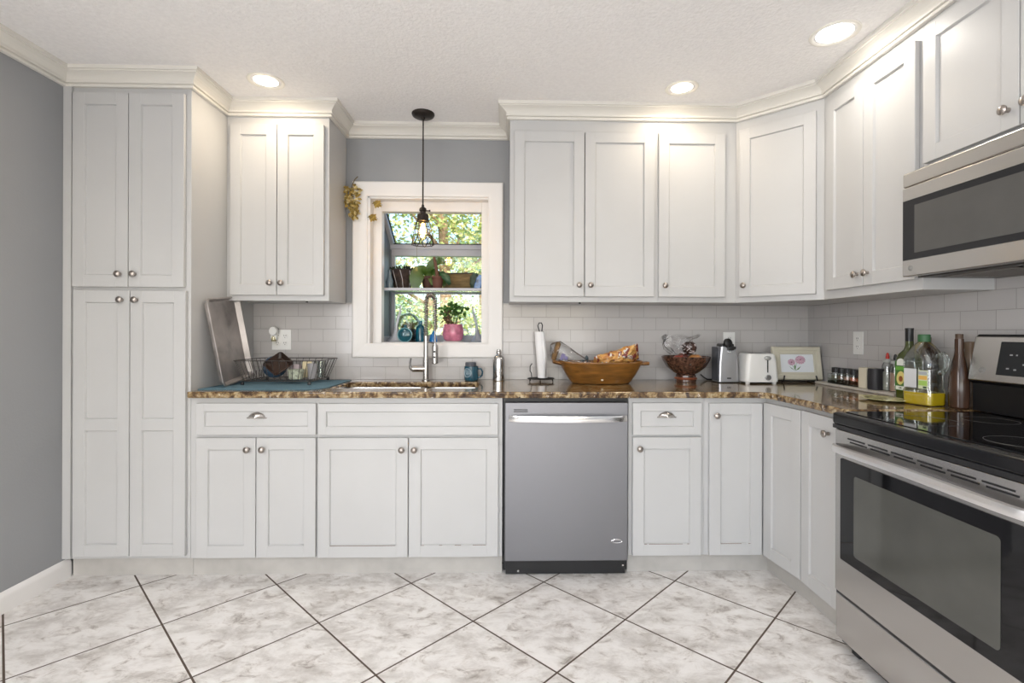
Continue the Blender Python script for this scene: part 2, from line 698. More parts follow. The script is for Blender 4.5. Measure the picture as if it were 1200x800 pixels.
def door_mesh(x0, x1, z0, z1, M, st=.058, mid=None, th=.02, rec=.010):
    """recessed-panel door lying on the plane y=0, facing -y"""
    b = MB()
    b.box((x0, -th, z0), (x0 + st, 0, z1), .0015, M, 1).box((x1 - st, -th, z0), (x1, 0, z1), .0015, M, 1)
    zs = [z0, z0 + st] + ([mid - st / 2, mid + st / 2] if mid else []) + [z1 - st, z1]
    for k in range(0, len(zs), 2):
        b.box((x0 + st - .001, -th + .0002, zs[k]), (x1 - st + .001, 0, zs[k + 1]), .0008, M, 1)
    for k in range(1, len(zs) - 1, 2):
        a, c = zs[k], zs[k + 1]
        xa, xb = x0 + st, x1 - st
        e = .0035
        b.box((xa - .002, -th + rec, a - .002), (xb + .002, -.002, c + .002), 0, M)
        # sloping inner bead round the panel
        o_ = [(xa, -th + .0012, a), (xb, -th + .0012, a), (xb, -th + .0012, c), (xa, -th + .0012, c)]
        i_ = [(xa + e, -th + rec - .0002, a + e), (xb - e, -th + rec - .0002, a + e), (xb - e, -th + rec - .0002, c - e), (xa + e, -th + rec - .0002, c - e)]
        b.faces(o_ + i_, [(0, 1, 5, 4), (1, 2, 6, 5), (2, 3, 7, 6), (3, 0, 4, 7)], M)
    return b


def door(parent, x0, x1, z0, z1, M, kx=None, kz=None, name='door', st=.058, mid=None, rec=.010):
    o = door_mesh(x0, x1, z0, z1, M, st, mid, rec=rec).build(name, M_CAB, parent, world=True, smooth=False)
    if kx is not None:
        knob(o, (kx, -.02, kz), M)
    return o


def frontY(y):
    return Matrix.Translation((0, y, 0))


G_KN = None
# tall pantry
t = thing('pantry_cabinet', 'tall white four-door pantry cabinet at the left wall, beside the counter end', 'cabinet', (-1.88, -.3, 0))
b = MB()
b.box((-2.185, -.61, .095), (-1.5735, -.001, 2.424), .001)
b.build('body', M_CAB, t, True, smooth=False)
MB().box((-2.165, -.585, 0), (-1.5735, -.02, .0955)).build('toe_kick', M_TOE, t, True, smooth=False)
F = frontY(-.6105)
door(t, -2.137, -1.869, 1.438, 2.392, F, -1.905, 1.500)
door(t, -1.865, -1.598, 1.438, 2.392, F, -1.833, 1.500)
door(t, -2.132, -1.860, .113, 1.420, F, -1.895, 1.374, mid=.76)
door(t, -1.856, -1.588, .113, 1.420, F, -1.824, 1.374, mid=.76)
# a slim white filler strip between pantry and left wall
b = MB().box((-2.1865, -.625, .10), (-2.146, -.6105, 2.424), .002)
b.build('filler_strip', M_CAB, t, True)

# wall cabinet left of the window
UY, UZ0, UZ1 = -.30, 1.393, 2.424
t = thing('wall_cabinet', 'white two-door wall cabinet left of the window, next to the pantry', 'cabinet', (-1.28, -.15, UZ0))
MB().box((-1.5725, UY, UZ0), (-1.006, -.009, UZ1), .001).build('body', M_CAB, t, True, smooth=False)
F = frontY(UY - .0005)
door(t, -1.546, -1.290, 1.424, 2.374, F, -1.320, 1.490)
door(t, -1.286, -1.029, 1.424, 2.374, F, -1.258, 1.490)
MB().cyl((-1.14, -.27, UZ0 + .001), (-1.14, -.27, UZ0 - .008), .006).build('bumper', M_BLACK, t, True)

# wall cabinets right of the window
t = thing('wall_cabinet', 'white two-door wall cabinet directly right of the window', 'cabinet', (.42, -.15, UZ0))
MB().box((.009, UY, UZ0), (.854, -.009, UZ1), .001).build('body', M_CAB, t, True, smooth=False)
door(t, .033, .428, 1.424, 2.355, F, .400, 1.487)
door(t, .434, .827, 1.424, 2.352, F, .464, 1.487)
MB().cyl((.412, -.27, UZ0 + .001), (.412, -.27, UZ0 - .008), .006).build('bumper', M_BLACK, t, True)
t = thing('wall_cabinet', 'white single-door wall cabinet between the two-door and the corner wall cabinet', 'cabinet', (1.07, -.15, UZ0))
MB().box((.8545, UY, UZ0), (1.304, -.009, UZ1), .001).build('body', M_CAB, t, True, smooth=False)
door(t, .853, 1.232, 1.424, 2.350, F, .885, 1.487)
t = thing('wall_cabinet', 'white corner wall cabinet with one door set diagonally', 'cabinet', (1.7, -.2, UZ0))
MB().prism([(1.3045, -.009), (1.3045, -.30), (1.615, -.61), (XR - .009, -.61), (XR - .009, -.009)], UZ0, UZ1).build('body', M_CAB, t, True, smooth=False)
FD = Matrix.Translation((1.3045, -.30, 0)) @ Matrix.Rotation(R(-44.8), 4, 'Z') @ Matrix.Translation((0, -.0008, 0))
door(t, .022, .405, 1.424, 2.365, FD, .052, 1.487)
FX = 1.615


def frontX(x):
    return Matrix.Translation((x, 0, 0)) @ Matrix.Rotation(R(-90), 4, 'Z')     # local x = -world y


t = thing('wall_cabinet', 'white two-door wall cabinet on the right wall, left of the microwave', 'cabinet', (1.76, -.91, UZ0))
MB().box((FX, -1.216, UZ0), (XR - .009, -.611, UZ1), .001).build('body', M_CAB, t, True, smooth=False)
F = frontX(FX - .0005)
door(t, .655, .913, 1.436, 2.372, F, .882, 1.49)
door(t, .917, 1.200, 1.436, 2.372, F, .947, 1.49)
t = thing('wall_cabinet', 'short white two-door wall cabinet above the microwave', 'cabinet', (1.76, -1.6, 1.86))
MB().box((FX, -1.985, 1.860), (XR - .001, -1.2175, UZ1), .001).build('body', M_CAB, t, True, smooth=False)
door(t, 1.236, 1.597, 1.874, 2.392, F, 1.565, 1.935)
door(t, 1.601, 1.962, 1.874, 2.392, F, 1.633, 1.935)

# base cabinets along the window wall
BZ = .893


def base_body(t, x0, x1, toe=True):
    b = MB().box((x0, -.61, .094), (x1, -.012, .8925), .001)
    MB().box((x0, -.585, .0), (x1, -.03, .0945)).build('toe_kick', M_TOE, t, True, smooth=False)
    return b.build('body', M_CAB, t, True, smooth=False)


def drawer(t, x0, x1, z0, z1, M, pull=None):
    o = door_mesh(x0, x1, z0, z1, M, .040).build('drawer', M_CAB, t, world=True, smooth=False)
    if pull:
        cup_pull(o, (pull[0], -.0115, pull[1]), M)
    return o


F = frontY(-.6105)
t = thing('base_cabinet', 'white base cabinet with one drawer over two doors, beside the pantry', 'cabinet', (-1.25, -.3, 0))
base_body(t, -1.572, -.9455)
drawer(t, -1.536, -.951, .710, .866, F, (-1.243, .795))
door(t, -1.536, -1.245, .103, .695, F, -1.280, .640)
door(t, -1.241, -.951, .103, .695, F, -1.207, .640)
t = thing('sink_cabinet', 'white base cabinet under the sink with wide false drawer front and two doors', 'cabinet', (-.49, -.3, 0))
b = MB()
b.box((-.945, -.61, .094), (-.026, -.012, .66), .001)
b.box((-.945, -.61, .655), (-.026, -.592, .8925), .001)
b.box((-.945, -.595, .655), (-.930, -.012, .8925)).box((-.041, -.595, .655), (-.026, -.012, .8925))
b.build('body', M_CAB, t, True, smooth=False)
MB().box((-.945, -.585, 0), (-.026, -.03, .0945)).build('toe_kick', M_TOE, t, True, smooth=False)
drawer(t, -.940, -.048, .708, .864, F)
door(t, -.940, -.496, .100, .694, F, -.524, .637)
door(t, -.490, -.046, .100, .694, F, -.462, .637)
t = thing('base_cabinet', 'narrow white base cabinet with one drawer over one door, right of the dishwasher', 'cabinet', (.8, -.3, 0))
base_body(t, .6115, .998)
drawer(t, .630, .978, .706, .867, F, (.803, .797))
door(t, .630, .978, .099, .694, F, .662, .640)
t = thing('corner_cabinet', 'white corner base cabinet with two narrow doors meeting in the inner corner', 'cabinet', (1.4, -.3, 0))
b = MB()
b.prism([(.9985, -.012), (.9985, -.61), (1.311, -.61), (1.350, -.888), (XR - .009, -.888), (XR - .009, -.012)], .094, .8925)
b.build('body', M_CAB, t, True, smooth=False)
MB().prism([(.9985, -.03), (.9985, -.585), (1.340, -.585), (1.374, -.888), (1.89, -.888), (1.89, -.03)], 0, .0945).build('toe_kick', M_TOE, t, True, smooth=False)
door(t, 1.019, 1.289, .099, .866, F, 1.050, .805)
ang = math.atan2(-.259, .037)
FB = Matrix.Translation((1.2925 + .0198, -.6305 + .003, 0)) @ Matrix.Rotation(ang, 4, 'Z')
door(t, .001, .258, .099, .870, FB)
t = thing('base_cabinet', 'slim white one-door base cabinet between the corner cabinet and the stove', 'cabinet', (1.6, -1.05, 0))
b = MB()
b.box((1.350, -1.2095, .094), (XR - .009, -.8885, .8925), .001)
b.build('body', M_CAB, t, True, smooth=False)
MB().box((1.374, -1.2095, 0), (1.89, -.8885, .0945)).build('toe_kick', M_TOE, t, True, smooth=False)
F = frontX(1.3495)
door(t, .893, 1.165, .099, .872, F, 1.085, .805)

# rubbed brown edges where the paint has worn off the lower panel mouldings
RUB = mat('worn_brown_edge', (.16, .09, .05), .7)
DOORS = {}
for o in COL.objects:
    if o.parent and o.name.startswith('door') and o.parent.name.startswith(('sink_cabinet', 'base_cabinet', 'corner_cabinet')):
        v = [o.parent.matrix_basis @ q.co for q in o.data.vertices]
        DOORS[(round(min(q.x for q in v), 2), round(min(q.y for q in v), 2))] = o
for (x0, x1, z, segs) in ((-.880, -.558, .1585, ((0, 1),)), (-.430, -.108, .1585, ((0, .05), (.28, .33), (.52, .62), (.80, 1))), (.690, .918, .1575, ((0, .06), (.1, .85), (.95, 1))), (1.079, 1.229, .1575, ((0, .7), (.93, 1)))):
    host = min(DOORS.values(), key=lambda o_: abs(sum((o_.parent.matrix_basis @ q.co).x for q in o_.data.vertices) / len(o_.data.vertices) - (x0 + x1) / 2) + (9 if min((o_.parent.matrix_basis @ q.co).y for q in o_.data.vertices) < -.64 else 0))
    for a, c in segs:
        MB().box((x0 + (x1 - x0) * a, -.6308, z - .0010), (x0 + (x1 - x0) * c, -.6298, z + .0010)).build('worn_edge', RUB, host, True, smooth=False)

# ------------------------------------------------------------------ counter top with undermount sink
SX0, SX1, SY0, SY1 = -.930, -.165, -.485, -.165


def rrect(x0, y0, x1, y1, r, n=5, ccw=True):
    pts = []
    for cx, cy, a0 in ((x1 - r, y0 + r, -90), (x1 - r, y1 - r, 0), (x0 + r, y1 - r, 90), (x0 + r, y0 + r, 180)):
        for k in range(n + 1):
            a = R(a0 + 90 * k / n)
            pts.append((cx + r * math.cos(a), cy + r * math.sin(a)))
    return pts if ccw else pts[::-1]


poly = [(-1.572, -.0095), (-1.572, -.61), (-1.574, -.612), (-1.574, -.640), (-1.564, -.650), (1.240, -.650), (1.264, -.656), (1.283, -.672), (1.296, -.700),
        (1.305, -.80), (1.312, -.95), (1.315, -1.2095), (XR - .0095, -1.2095), (XR - .0095, -.0095)]
b = MB()
b.prism(poly, .8935, CT, holes=[rrect(SX0, SY0, SX1, SY1, .04)], bev=.007)
o = b.build('countertop', M_GRAN)
tag(o, 'brown speckled polished granite countertop running round the corner to the stove', 'countertop')
t = thing('kitchen_sink', 'undermount stainless double-bowl sink below the window', 'sink', (-.55, -.33, .892))
for nm, x0, x1 in (('left', SX0 - .006, -.478), ('right', -.462, SX1 + .006)):
    b = MB()
    y0, y1 = SY0 - .006, SY1 + .006
    rg = []
    for (e, z) in ((-.012, .8925), (.0, .8925), (.003, .880), (.006, .72), (.03, .700), (.12, .695)):
        rg.append([(x, y, z) for x, y in rrect(x0 + e, y0 + e, x1 - e, y1 - e, .045)])
    b.loft(rg, closed_ends=False)
    b.faces([(x, y, .695) for x, y in rrect(x0 + .12, y0 + .12, x1 - .12, y1 - .12, .045)], [tuple(range(24))])
    bo = b.build('bowl', M_CHROME, t, True)
    MB().lathe([(.0, .0), (.045, .0), (.045, .004), (.036, .003), (.03, -.002), (0, -.002)], c=((x0 + x1) / 2, (y0 + y1) / 2, .6965)).build('drain', M_STEEL, bo, True)
MB().box((-.492, SY0 + .002, .80), (-.448, SY1 - .002, .885), .01).build('divider', M_CHROME, t, True)

# ------------------------------------------------------------------ dishwasher
t = thing('dishwasher', 'grey stainless built-in dishwasher under the counter, between sink and drawer cabinets', 'dishwasher', (.294, -.3, 0))
MB().box((-.021, -.60, .02), (.609, -.02, .8915)).build('body', M_BLACK, t, True)
b = MB()
b.box((-.013, -.650, .084), (.601, -.600, .872), .004, seg=3)
p = b.build('door_panel', M_DW, t, True)
b = MB()
for k in range(2):
    b.box((.030, -.6515, .834 - .0095 * k), (.100, -.6495, .8395 - .0095 * k), .0008)
b.build('vent_slots', mat('vent_dark', (.06, .06, .065), .4), p, True)
b = MB()
pts = []
for k in range(25):
    u = k / 24
    pts.append((.006 + .588 * u, -.652 - .038 * math.sin(PI * u) ** .55 if 0 < u < 1 else -.652, .795))
rings = []
for (x, y, z) in pts:
    rings.append([(x, y - .006, z - .015), (x, y - .008, z), (x, y - .006, z + .015), (x, y + .003, z + .016), (x, y + .003, z - .016)])
b.loft(rings)
b.build('handle', M_CHROME, t, True)
b = MB()
b.tube([(.545 + .026 * math.cos(a), -.6515, .183 + .0085 * math.sin(a)) for a in [2 * PI * k / 28 for k in range(28)]], .0016, 6, closed=True)
b.tube([(.545 + .020 * math.cos(a), -.6515, .184 + .006 * math.sin(a)) for a in [R(20 + 12 * k) for k in range(18)]], .0010, 6)
b.build('oval_badge', mat('badge_silver', (.82, .82, .84), .2, 1), t, True)
b = MB().box((-.008, -.612, .004), (.596, -.598, .082), .001)
k_ = b.build('kick_plate', M_BLACK, t, True)
for sx_, sz_ in ((.585, .045), (.055, .02)):
    MB().cyl((sx_, -.611, sz_), (sx_, -.6145, sz_), .005).build('screw', M_STEEL, k_, True)

# ------------------------------------------------------------------ stove (local: x along the front, y into the wall)
t = thing('stove', 'stainless electric range with black glass cooktop and large oven window', 'stove', (1.270, -1.2125, 0), R(-90))
W = .76
b = MB()
b.box((.004, .03, .03), (W - .004, .60, .872))
for fx in (.03, W - .07):
    b.box((fx, .05, 0), (fx + .04, .09, .031)).box((fx, .54, 0), (fx + .04, .58, .031))
b.build('body', M_BLACK, t)
b = MB()
b.box((.002, .0, .232), (W - .002, .032, .855), .006, seg=3)
dr = b.build('oven_door', M_STEEL, t)
b = MB()
b.prism(rrect(.039, .365, W - .045, .748, .006), 0, .004, M=Matrix.Translation((0, .0005, 0)) @ FACE_Y)
b.build('door_glass', M_BGLASS, dr)
b = MB()
b.prism(rrect(.115, .405, W - .105, .700, .012), 0, .0015, M=Matrix.Translation((0, -.0036, 0)) @ FACE_Y)
b.build('oven_window', mat('smoked_oven_glass', (.085, .085, .076), .1, spec=.4, var=.12, vscale=5), dr)
b = MB()
for k in range(6):
    x = .075 + k * .105
    b.box((x, -.0012, .826), (x + .088, .002, .8315), .0005).box((x + .012, -.0012, .815), (x + .098, .002, .8205), .0005)
b.build('vent_slots', M_BLACK, dr)
rings = []
for k in range(31):
    u = k / 30
    x = .006 + (W - .012) * u
    y = -.050 * (math.sin(PI * u) ** .45 if 0 < u < 1 else 0) - .004
    zc = .782 + .014 * math.sin(PI * u)
    rings.append([(x, y - .008, zc - .012), (x, y - .012, zc), (x, y - .008, zc + .013), (x, y + .002, zc + .016), (x, y + .004, zc), (x, y + .002, zc - .015)])
b = MB().loft(rings)
b.build('handle', mat('satin_handle_steel', (.78, .77, .77), .3, .9), dr)
b = MB()
b.box((.002, .004, .055), (W - .002, .032, .222), .005, seg=3)
b.build('storage_drawer', M_STEEL, t)
MB().box((.004, .006, .220), (W - .004, .05, .234)).build('drawer_gap', M_BLACK, t)
# cooktop with rolled black rim
b = MB()
b.box((.0, -.012, .872), (W, .600, .918), .012, seg=4)
ct = b.build('cooktop', M_GLOSSBK, t)
b = MB().box((.020, .030, .9175), (W - .020, .535, .9205), .001)
b.build('glass_top', M_BGLASS, ct)
for cx, cy, r in ((.21, .17, .105), (.55, .17, .085), (.21, .41, .075), (.55, .41, .105)):
    MB().tube([(cx + r * math.cos(2 * PI * k / 48), cy + r * math.sin(2 * PI * k / 48), .9202) for k in range(48)], .0010, 4, closed=True).build('burner_ring', mat('burner_ring_grey', (.05, .05, .05), .3), ct)
b = MB().box((.004, -.010, .858), (W - .004, .03, .873))
b.build('shadow_gap', M_BLACK, t)
# back guard, leaning back
bgp = [(.548, .925), (.548, 1.030), (.532, 1.040), (.530, 1.048), (.560, 1.208), (.572, 1.219), (.622, 1.219), (.634, 1.19), (.634, .925)]
b = MB()
Mx = Matrix(((0, 0, 1, 0), (1, 0, 0, 0), (0, 1, 0, 0), (0, 0, 0, 1)))       # (y,z) drawing extruded along x
b.prism(bgp, .0, W, M=Mx)
bgd = b.build('control_panel', M_SATINBK, t)
th = math.atan2(.030, .160)
slope = Matrix.Translation((0, .530, 1.048)) @ Matrix.Rotation(-th, 4, 'X')
b = MB()
b.box((.0, -.005, -.006), (W, .012, .166), .005, slope, 3)
b.box((.0, .006, .156), (W, .09, .168), .005, slope, 3)
b.build('fascia', M_STEEL, bgd)
b = MB().box((.110, -.0068, .022), (W - .11, -.0045, .146), .001, slope)
dsp = b.build('touch_display', mat('display_black', (.014, .016, .018), .25, spec=.3), bgd)
b = MB()
for k, (x, z, ww) in enumerate([(.15, .095, .01), (.172, .095, .006), (.20, .10, .012), (.145, .045, .01), (.172, .042, .009), (.20, .062, .016), (.24, .095, .012), (.27, .05, .012), (.31, .10, .02), (.36, .06, .012), (.40, .1, .012), (.45, .05, .014), (.50, .09, .012), (.55, .06, .014)]):
    MB().box((x, -.0074, z), (x + ww, -.0066, z + .005), 0, slope).build('touch_mark', mat('display_marks', (.30, .31, .32), .5), dsp)
b = MB()
b.tube([(.055 + .010 * math.cos(a), -.0055, .035 + .010 * math.sin(a)) for a in [2 * PI * k / 20 for k in range(20)]], .0012, 5, closed=True)
add_text(b, 'GE', .011, Matrix.Translation((.055, -.0056, .035)) @ FACE_Y)
b.bm.verts.ensure_lookup_table()
bmesh.ops.transform(b.bm, matrix=slope, verts=b.bm.verts)
b.build('round_badge', mat('badge_grey', (.35, .36, .36), .3, .8), bgd)

# ------------------------------------------------------------------ microwave
t = thing('microwave', 'stainless over-the-range microwave with dark glass door, above the stove', 'microwave', (1.530, -1.2185, 1.440), R(-90))
b = MB()
b.box((.003, .035, .012), (W - .003, .378, .405))
b.build('body', mat('microwave_case', (.30, .30, .30), .4, .6), t)
b = MB()
b.box((.0, .0, .342), (W, .04, .398), .007, seg=3)
b.build('top_panel', M_STEEL, t)
b = MB()
b.box((.0, .0, .0), (W, .04, .3405), .004, seg=2)
dr = b.build('door', M_STEEL, t)
b = MB().box((.006, -.003, .062), (W - .09, .004, .290), .001)
b.build('door_glass', mat('microwave_glass', (.018, .018, .020), .07, spec=.3), dr)
b = MB().box((.062, -.0038, .085), (W - .135, -.0025, .265), .0005)
b.build('mesh_screen', mat('microwave_screen', (.085, .083, .078), .12, spec=.4, var=.06, vscale=9), dr)
b = MB().tube([(W - .055, .0, .04), (W - .055, -.03, .06), (W - .055, -.036, .12), (W - .055, -.036, .22), (W - .055, -.03, .28), (W - .055, 0, .30)], .011, 12)
b.build('handle', M_STEEL, dr)
b = MB()
b.tube([(.040 + .009 * math.cos(a), -.0008, .030 + .009 * math.sin(a)) for a in [2 * PI * k / 20 for k in range(20)]], .001, 5, closed=True)
add_text(b, 'GE', .010, Matrix.Translation((.040, -.0004, .030)) @ FACE_Y)
b.build('round_badge', mat('badge_grey', (.35, .36, .36), .3, .8), dr)
b = MB()
b.box((.02, .045, -.004), (W - .02, .365, .0125), .002)
vb = b.build('vent_panel', mat('vent_panel_dark', (.05, .045, .04), .4, .5), t)
b = MB()
for x0, x1 in ((.08, .36), (.40, .68)):
    b.box((x0, .09, -.0075), (x1, .10, -.003)).box((x0, .30, -.0075), (x1, .31, -.003)).box((x0, .09, -.0075), (x0 + .01, .31, -.003)).box((x1 - .01, .09, -.0075), (x1, .31, -.003))
    for k in range(9):
        b.box((x0, .11 + .021 * k, -.006), (x1, .117 + .021 * k, -.003))
b.build('grease_filter', mat('filter_mesh', (.30, .28, .26), .4, .8), vb)

# ------------------------------------------------------------------ kitchen window (garden window box)
M_VINYL = mat('white_window_vinyl', (.50, .51, .56), .4)
win = thing('window_1', None, None, (-.49, 0, 1.12), kind='structure')
# picture-frame casing with stepped profile, in xz plane, offset outward from the inner edge
prof = [(0, 0), (0, -.012), (.010, -.017), (.020, -.017), (.055, -.022), (.075, -.026), (.085, -.024), (.090, -.018), (.090, 0)]
cx0, cx1, cz0, cz1 = -.874, -.122, 1.150, 2.062
rings = []
for (x, z, sx, sz) in ((cx0, cz0, -1, -1), (cx1, cz0, 1, -1), (cx1, cz1, 1, 1), (cx0, cz1, -1, 1), (cx0, cz0, -1, -1)):
    rings.append([(x + sx * o_, y, z + sz * o_) for o_, y in prof])
b = MB().loft(rings, closed_ends=False)
b.build('casing', M_TRIM, win, True)
b = MB()          # jamb lining and inner frame
b.box((WX0 - .012, -.004, WZ0), (WX0 + .004, .125, WZ1)).box((WX1 - .004, -.004, WZ0), (WX1 + .003, .125, WZ1))
b.box((WX0, -.004, WZ1 - .006), (WX1, .125, WZ1 + .006)).box((WX0, -.004, WZ0), (WX1, .125, WZ0 + .022))
b.box((WX0 + .004, .06, WZ0), (WX0 + .060, .125, WZ1 - .006), .003).box((WX1 - .048, .06, WZ0), (WX1 - .004, .125, WZ1 - .006), .003)
b.box((WX0 + .06, .06, 1.985), (WX1 - .048, .125, WZ1 - .006), .003).box((WX0 + .06, .06, WZ0 + .02), (WX1 - .048, .125, 1.155), .003)
b.build('window_frame', M_TRIM, win, True)
BX0, BX1, BY, BZ0, BZT = -.845, -.130, .47, 1.150, 1.80
b = MB()
b.box((BX0 - .04, .12, BZ0 - .05), (BX1 + .04, BY + .05, BZ0), .003)
b.build('window_seat', mat('seat_board_white', (.66, .69, .76), .3), win, True)
b = MB()
b.box((BX0, BY - .035, BZ0), (BX0 + .040, BY, 1.84), .003).box((BX1 - .04, BY - .035, BZ0), (BX1, BY, 1.84), .003)
b.box((BX0, BY - .045, 1.758), (BX1, BY + .01, 1.812), .004).box((BX0, BY - .055, 1.805), (BX1, BY + .01, 1.838), .004)
b.box((BX0, BY - .035, BZ0), (BX1, BY, BZ0 + .048), .003)
for x0, x1 in ((BX0, BX0 + .035), (BX1 - .035, BX1)):
    b.box((x0, .12, BZ0), (x1, .155, 2.05), .003).box((x0, .12, BZ0), (x1, BY, BZ0 + .04), .003)
    b.loft([[(x0, .13, 2.02), (x1, .13, 2.02), (x1, .13, 2.07), (x0, .13, 2.07)], [(x0, BY, 1.80), (x1, BY, 1.80), (x1, BY, 1.845), (x0, BY, 1.845)]])
b.box((BX0 - .01, .12, 2.02), (BX1 + .01, .16, 2.08), .003)
b.build('bay_frame', M_VINYL, win, True)
b = MB()
for x in (BX0 + .012, BX1 - .02):
    b.faces([(x, .15, BZ0 + .03), (x, BY - .03, BZ0 + .03), (x, BY - .03, 1.81), (x, .15, 2.03)], [(0, 1, 2, 3)])
    for y0, y1 in ((.155, .185), (BY - .075, BY - .04)):
        b.box((x - .006, y0, BZ0 + .04), (x + .006, y1, 1.80 if y0 > .3 else 1.98), .002)
b.build('side_screen', mat('dark_screen_frame', (.16, .18, .20), .5), win, True)
b = MB()
b.box((BX0 + .03, BY - .018, BZ0 + .04), (BX1 - .03, BY - .013, 1.77))
b.build('front_pane', M_PANE, win, True)
b = MB()
b.loft([[(BX0 + .02, .14, 2.045), (BX1 - .02, .14, 2.045), (BX1 - .02, .14, 2.05), (BX0 + .02, .14, 2.05)], [(BX0 + .02, BY, 1.828), (BX1 - .02, BY, 1.828), (BX1 - .02, BY, 1.833), (BX0 + .02, BY, 1.833)]])
b.build('roof_pane', M_PANE, win, True)
b = MB()
b.box((BX0 + .02, BY - .05, 1.838), (BX1 - .02, BY + .0, 1.846), .002)
b.tube([(BX0 + .044, .14, 2.035), (BX0 + .044, BY - .02, 1.84)], .005, 6)
b.build('roof_gasket', M_BLACK, win, True)
SH = 1.500
b = MB()
b.box((BX0 + .036, .158, SH - .004), (BX1 - .036, BY - .04, SH + .004), .001)
sf = b.build('shelf_glass', clear_mat('pale_green_glass', (.80, .93, .74), .12, .03), win, True)
b = MB().box((BX0 + .012, .140, SH - .010), (BX1 - .015, .158, SH + .008), .002)
b.build('shelf_rail', M_VINYL, win, True)
b = MB()
for z in (SH,):
    b.box((BX0 + .036, BY - .04, SH - .012), (BX1 - .036, BY - .034, SH + .006))
b.build('shelf_cleat', M_VINYL, win, True)

# ------------------------------------------------------------------ ceiling lamps


def can_light(x, y, r, label, warm, power):
    t = thing('recessed_light', label, 'ceiling light', (x, y, ZC), group='recessed lights in the kitchen ceiling')
    b = MB().lathe([(r * .86, .012), (r * .86, -.001), (r * .92, -.004), (r, -.005), (r + .004, -.003), (r + .005, .0)], n=40, cap=False)
    b.build('trim_ring', mat('lamp_trim_ring', (.82, .79, .72), .3), t)
    col = (1, .80, .50) if warm else (1, .97, .92)
    b = MB()
    if warm:
        b.lathe([(0, -.004), (r * .5, -.0035), (r * .84, .003)], n=40)
        b.build('bulb', mat('lamp_face_warm', (1, .9, .7), .5, emit=(1, .84, .58), es=9), t)
    else:
        b.lathe([(0, -.004), (r * .6, -.0035), (r * .86, .002)], n=40)
        b.build('diffuser', mat('lamp_face_cool', (1, 1, 1), .5, emit=(1, .98, .95), es=9), t)
    o = light('lamp_light', 'AREA', (0, 0, -.012), power, (1, .84, .64) if warm else (1, .93, .82), r * 1.5)
    o.parent = t
    return t


can_light(-1.245, -.537, .085, 'round warm recessed ceiling light in front of the wall cabinet beside the pantry', True, 3.0)
can_light(.908, -.528, .080, 'round warm recessed ceiling light in front of the wall cabinets right of the window', True, 2.6)
can_light(1.395, -1.018, .092, 'large flat white recessed ceiling light nearest the microwave', False, 2.6)

# pendant
PX, PY = -.502, -.18
t = thing('pendant_light', 'bronze cage pendant with glowing bulb hanging in front of the window', 'pendant light', (PX, PY, ZC))
MB().lathe([(0, 0), (.066, 0), (.067, -.006), (.062, -.016), (.048, -.024), (.012, -.026), (.010, -.036), (0, -.036)], n=32).build('canopy', M_BRONZE, t)
zt = 1.968 - ZC
MB().cyl((0, 0, -.03), (0, 0, zt), .0042, n=8).build('cord', M_BRONZE, t)
b = MB().lathe([(0, .0), (.007, 0), (.008, -.012), (.020, -.022), (.022, -.034), (.017, -.040), (.017, -.05), (.030, -.056), (.034, -.066), (.034, -.085), (.037, -.098), (.030, -.099), (0, -.09)], c=(0, 0, zt), n=24)
b.cyl((.018, 0, zt - .035), (.040, 0, zt - .035), .0035).cyl((.036, 0, zt - .035), (.044, 0, zt - .035), .006, n=10)
b.build('socket', M_BRONZE, t)
b = MB()
for k in range(8):
    a = 2 * PI * k / 8
    c, s = math.cos(a), math.sin(a)
    b.tube([(.035 * c, .035 * s, zt - .09), (.044 * c, .044 * s, zt - .12), (.052 * c, .052 * s, zt - .16), (.056 * c, .056 * s, zt - .185)], .0022, 5)
    a2, a3 = a - PI / 8, a + PI / 8
    pts = []
    for j in range(9):      # round petal loops below
        u = j / 8
        aa = a2 + (a3 - a2) * u
        zz = zt - .185 - .052 * math.sin(PI * u)
        rr = .056 + .008 * math.sin(PI * u)
        pts.append((rr * math.cos(aa), rr * math.sin(aa), zz))
    b.tube(pts, .0024, 5)
for rr, zz in ((.0475, -.135), (.056, -.185), (.062, -.235)):
    b.tube([(rr * math.cos(2 * PI * k / 32), rr * math.sin(2 * PI * k / 32), zt + zz) for k in range(32)], .0022, 5, closed=True)
b.build('cage', M_BRONZE, t)
bl = MB().lathe([(.014, -.085), (.016, -.10), (.025, -.125), (.028, -.155), (.026, -.185), (.016, -.205), (0, -.210)], c=(0, 0, zt), n=24, cap=False).build('bulb', clear_mat('amber_glass', (1, .88, .62), .05), t)
b = MB()
for k in range(6):
    a = 2 * PI * k / 6
    b.tube([(.006 * math.cos(a), .006 * math.sin(a), zt - .11), (.011 * math.cos(a), .011 * math.sin(a), zt - .15), (.007 * math.cos(a), .007 * math.sin(a), zt - .19)], .0046, 6)
b.build('filament', mat('glowing_filament', (1, .7, .3), .5, emit=(1, .66, .28), es=22), bl)
o = light('pendant_bulb_light', 'POINT', (0, 0, zt - .15), 3.0, (1, .68, .36), shadow_soft_size=.03)
o.parent = t

# ------------------------------------------------------------------ wall outlets


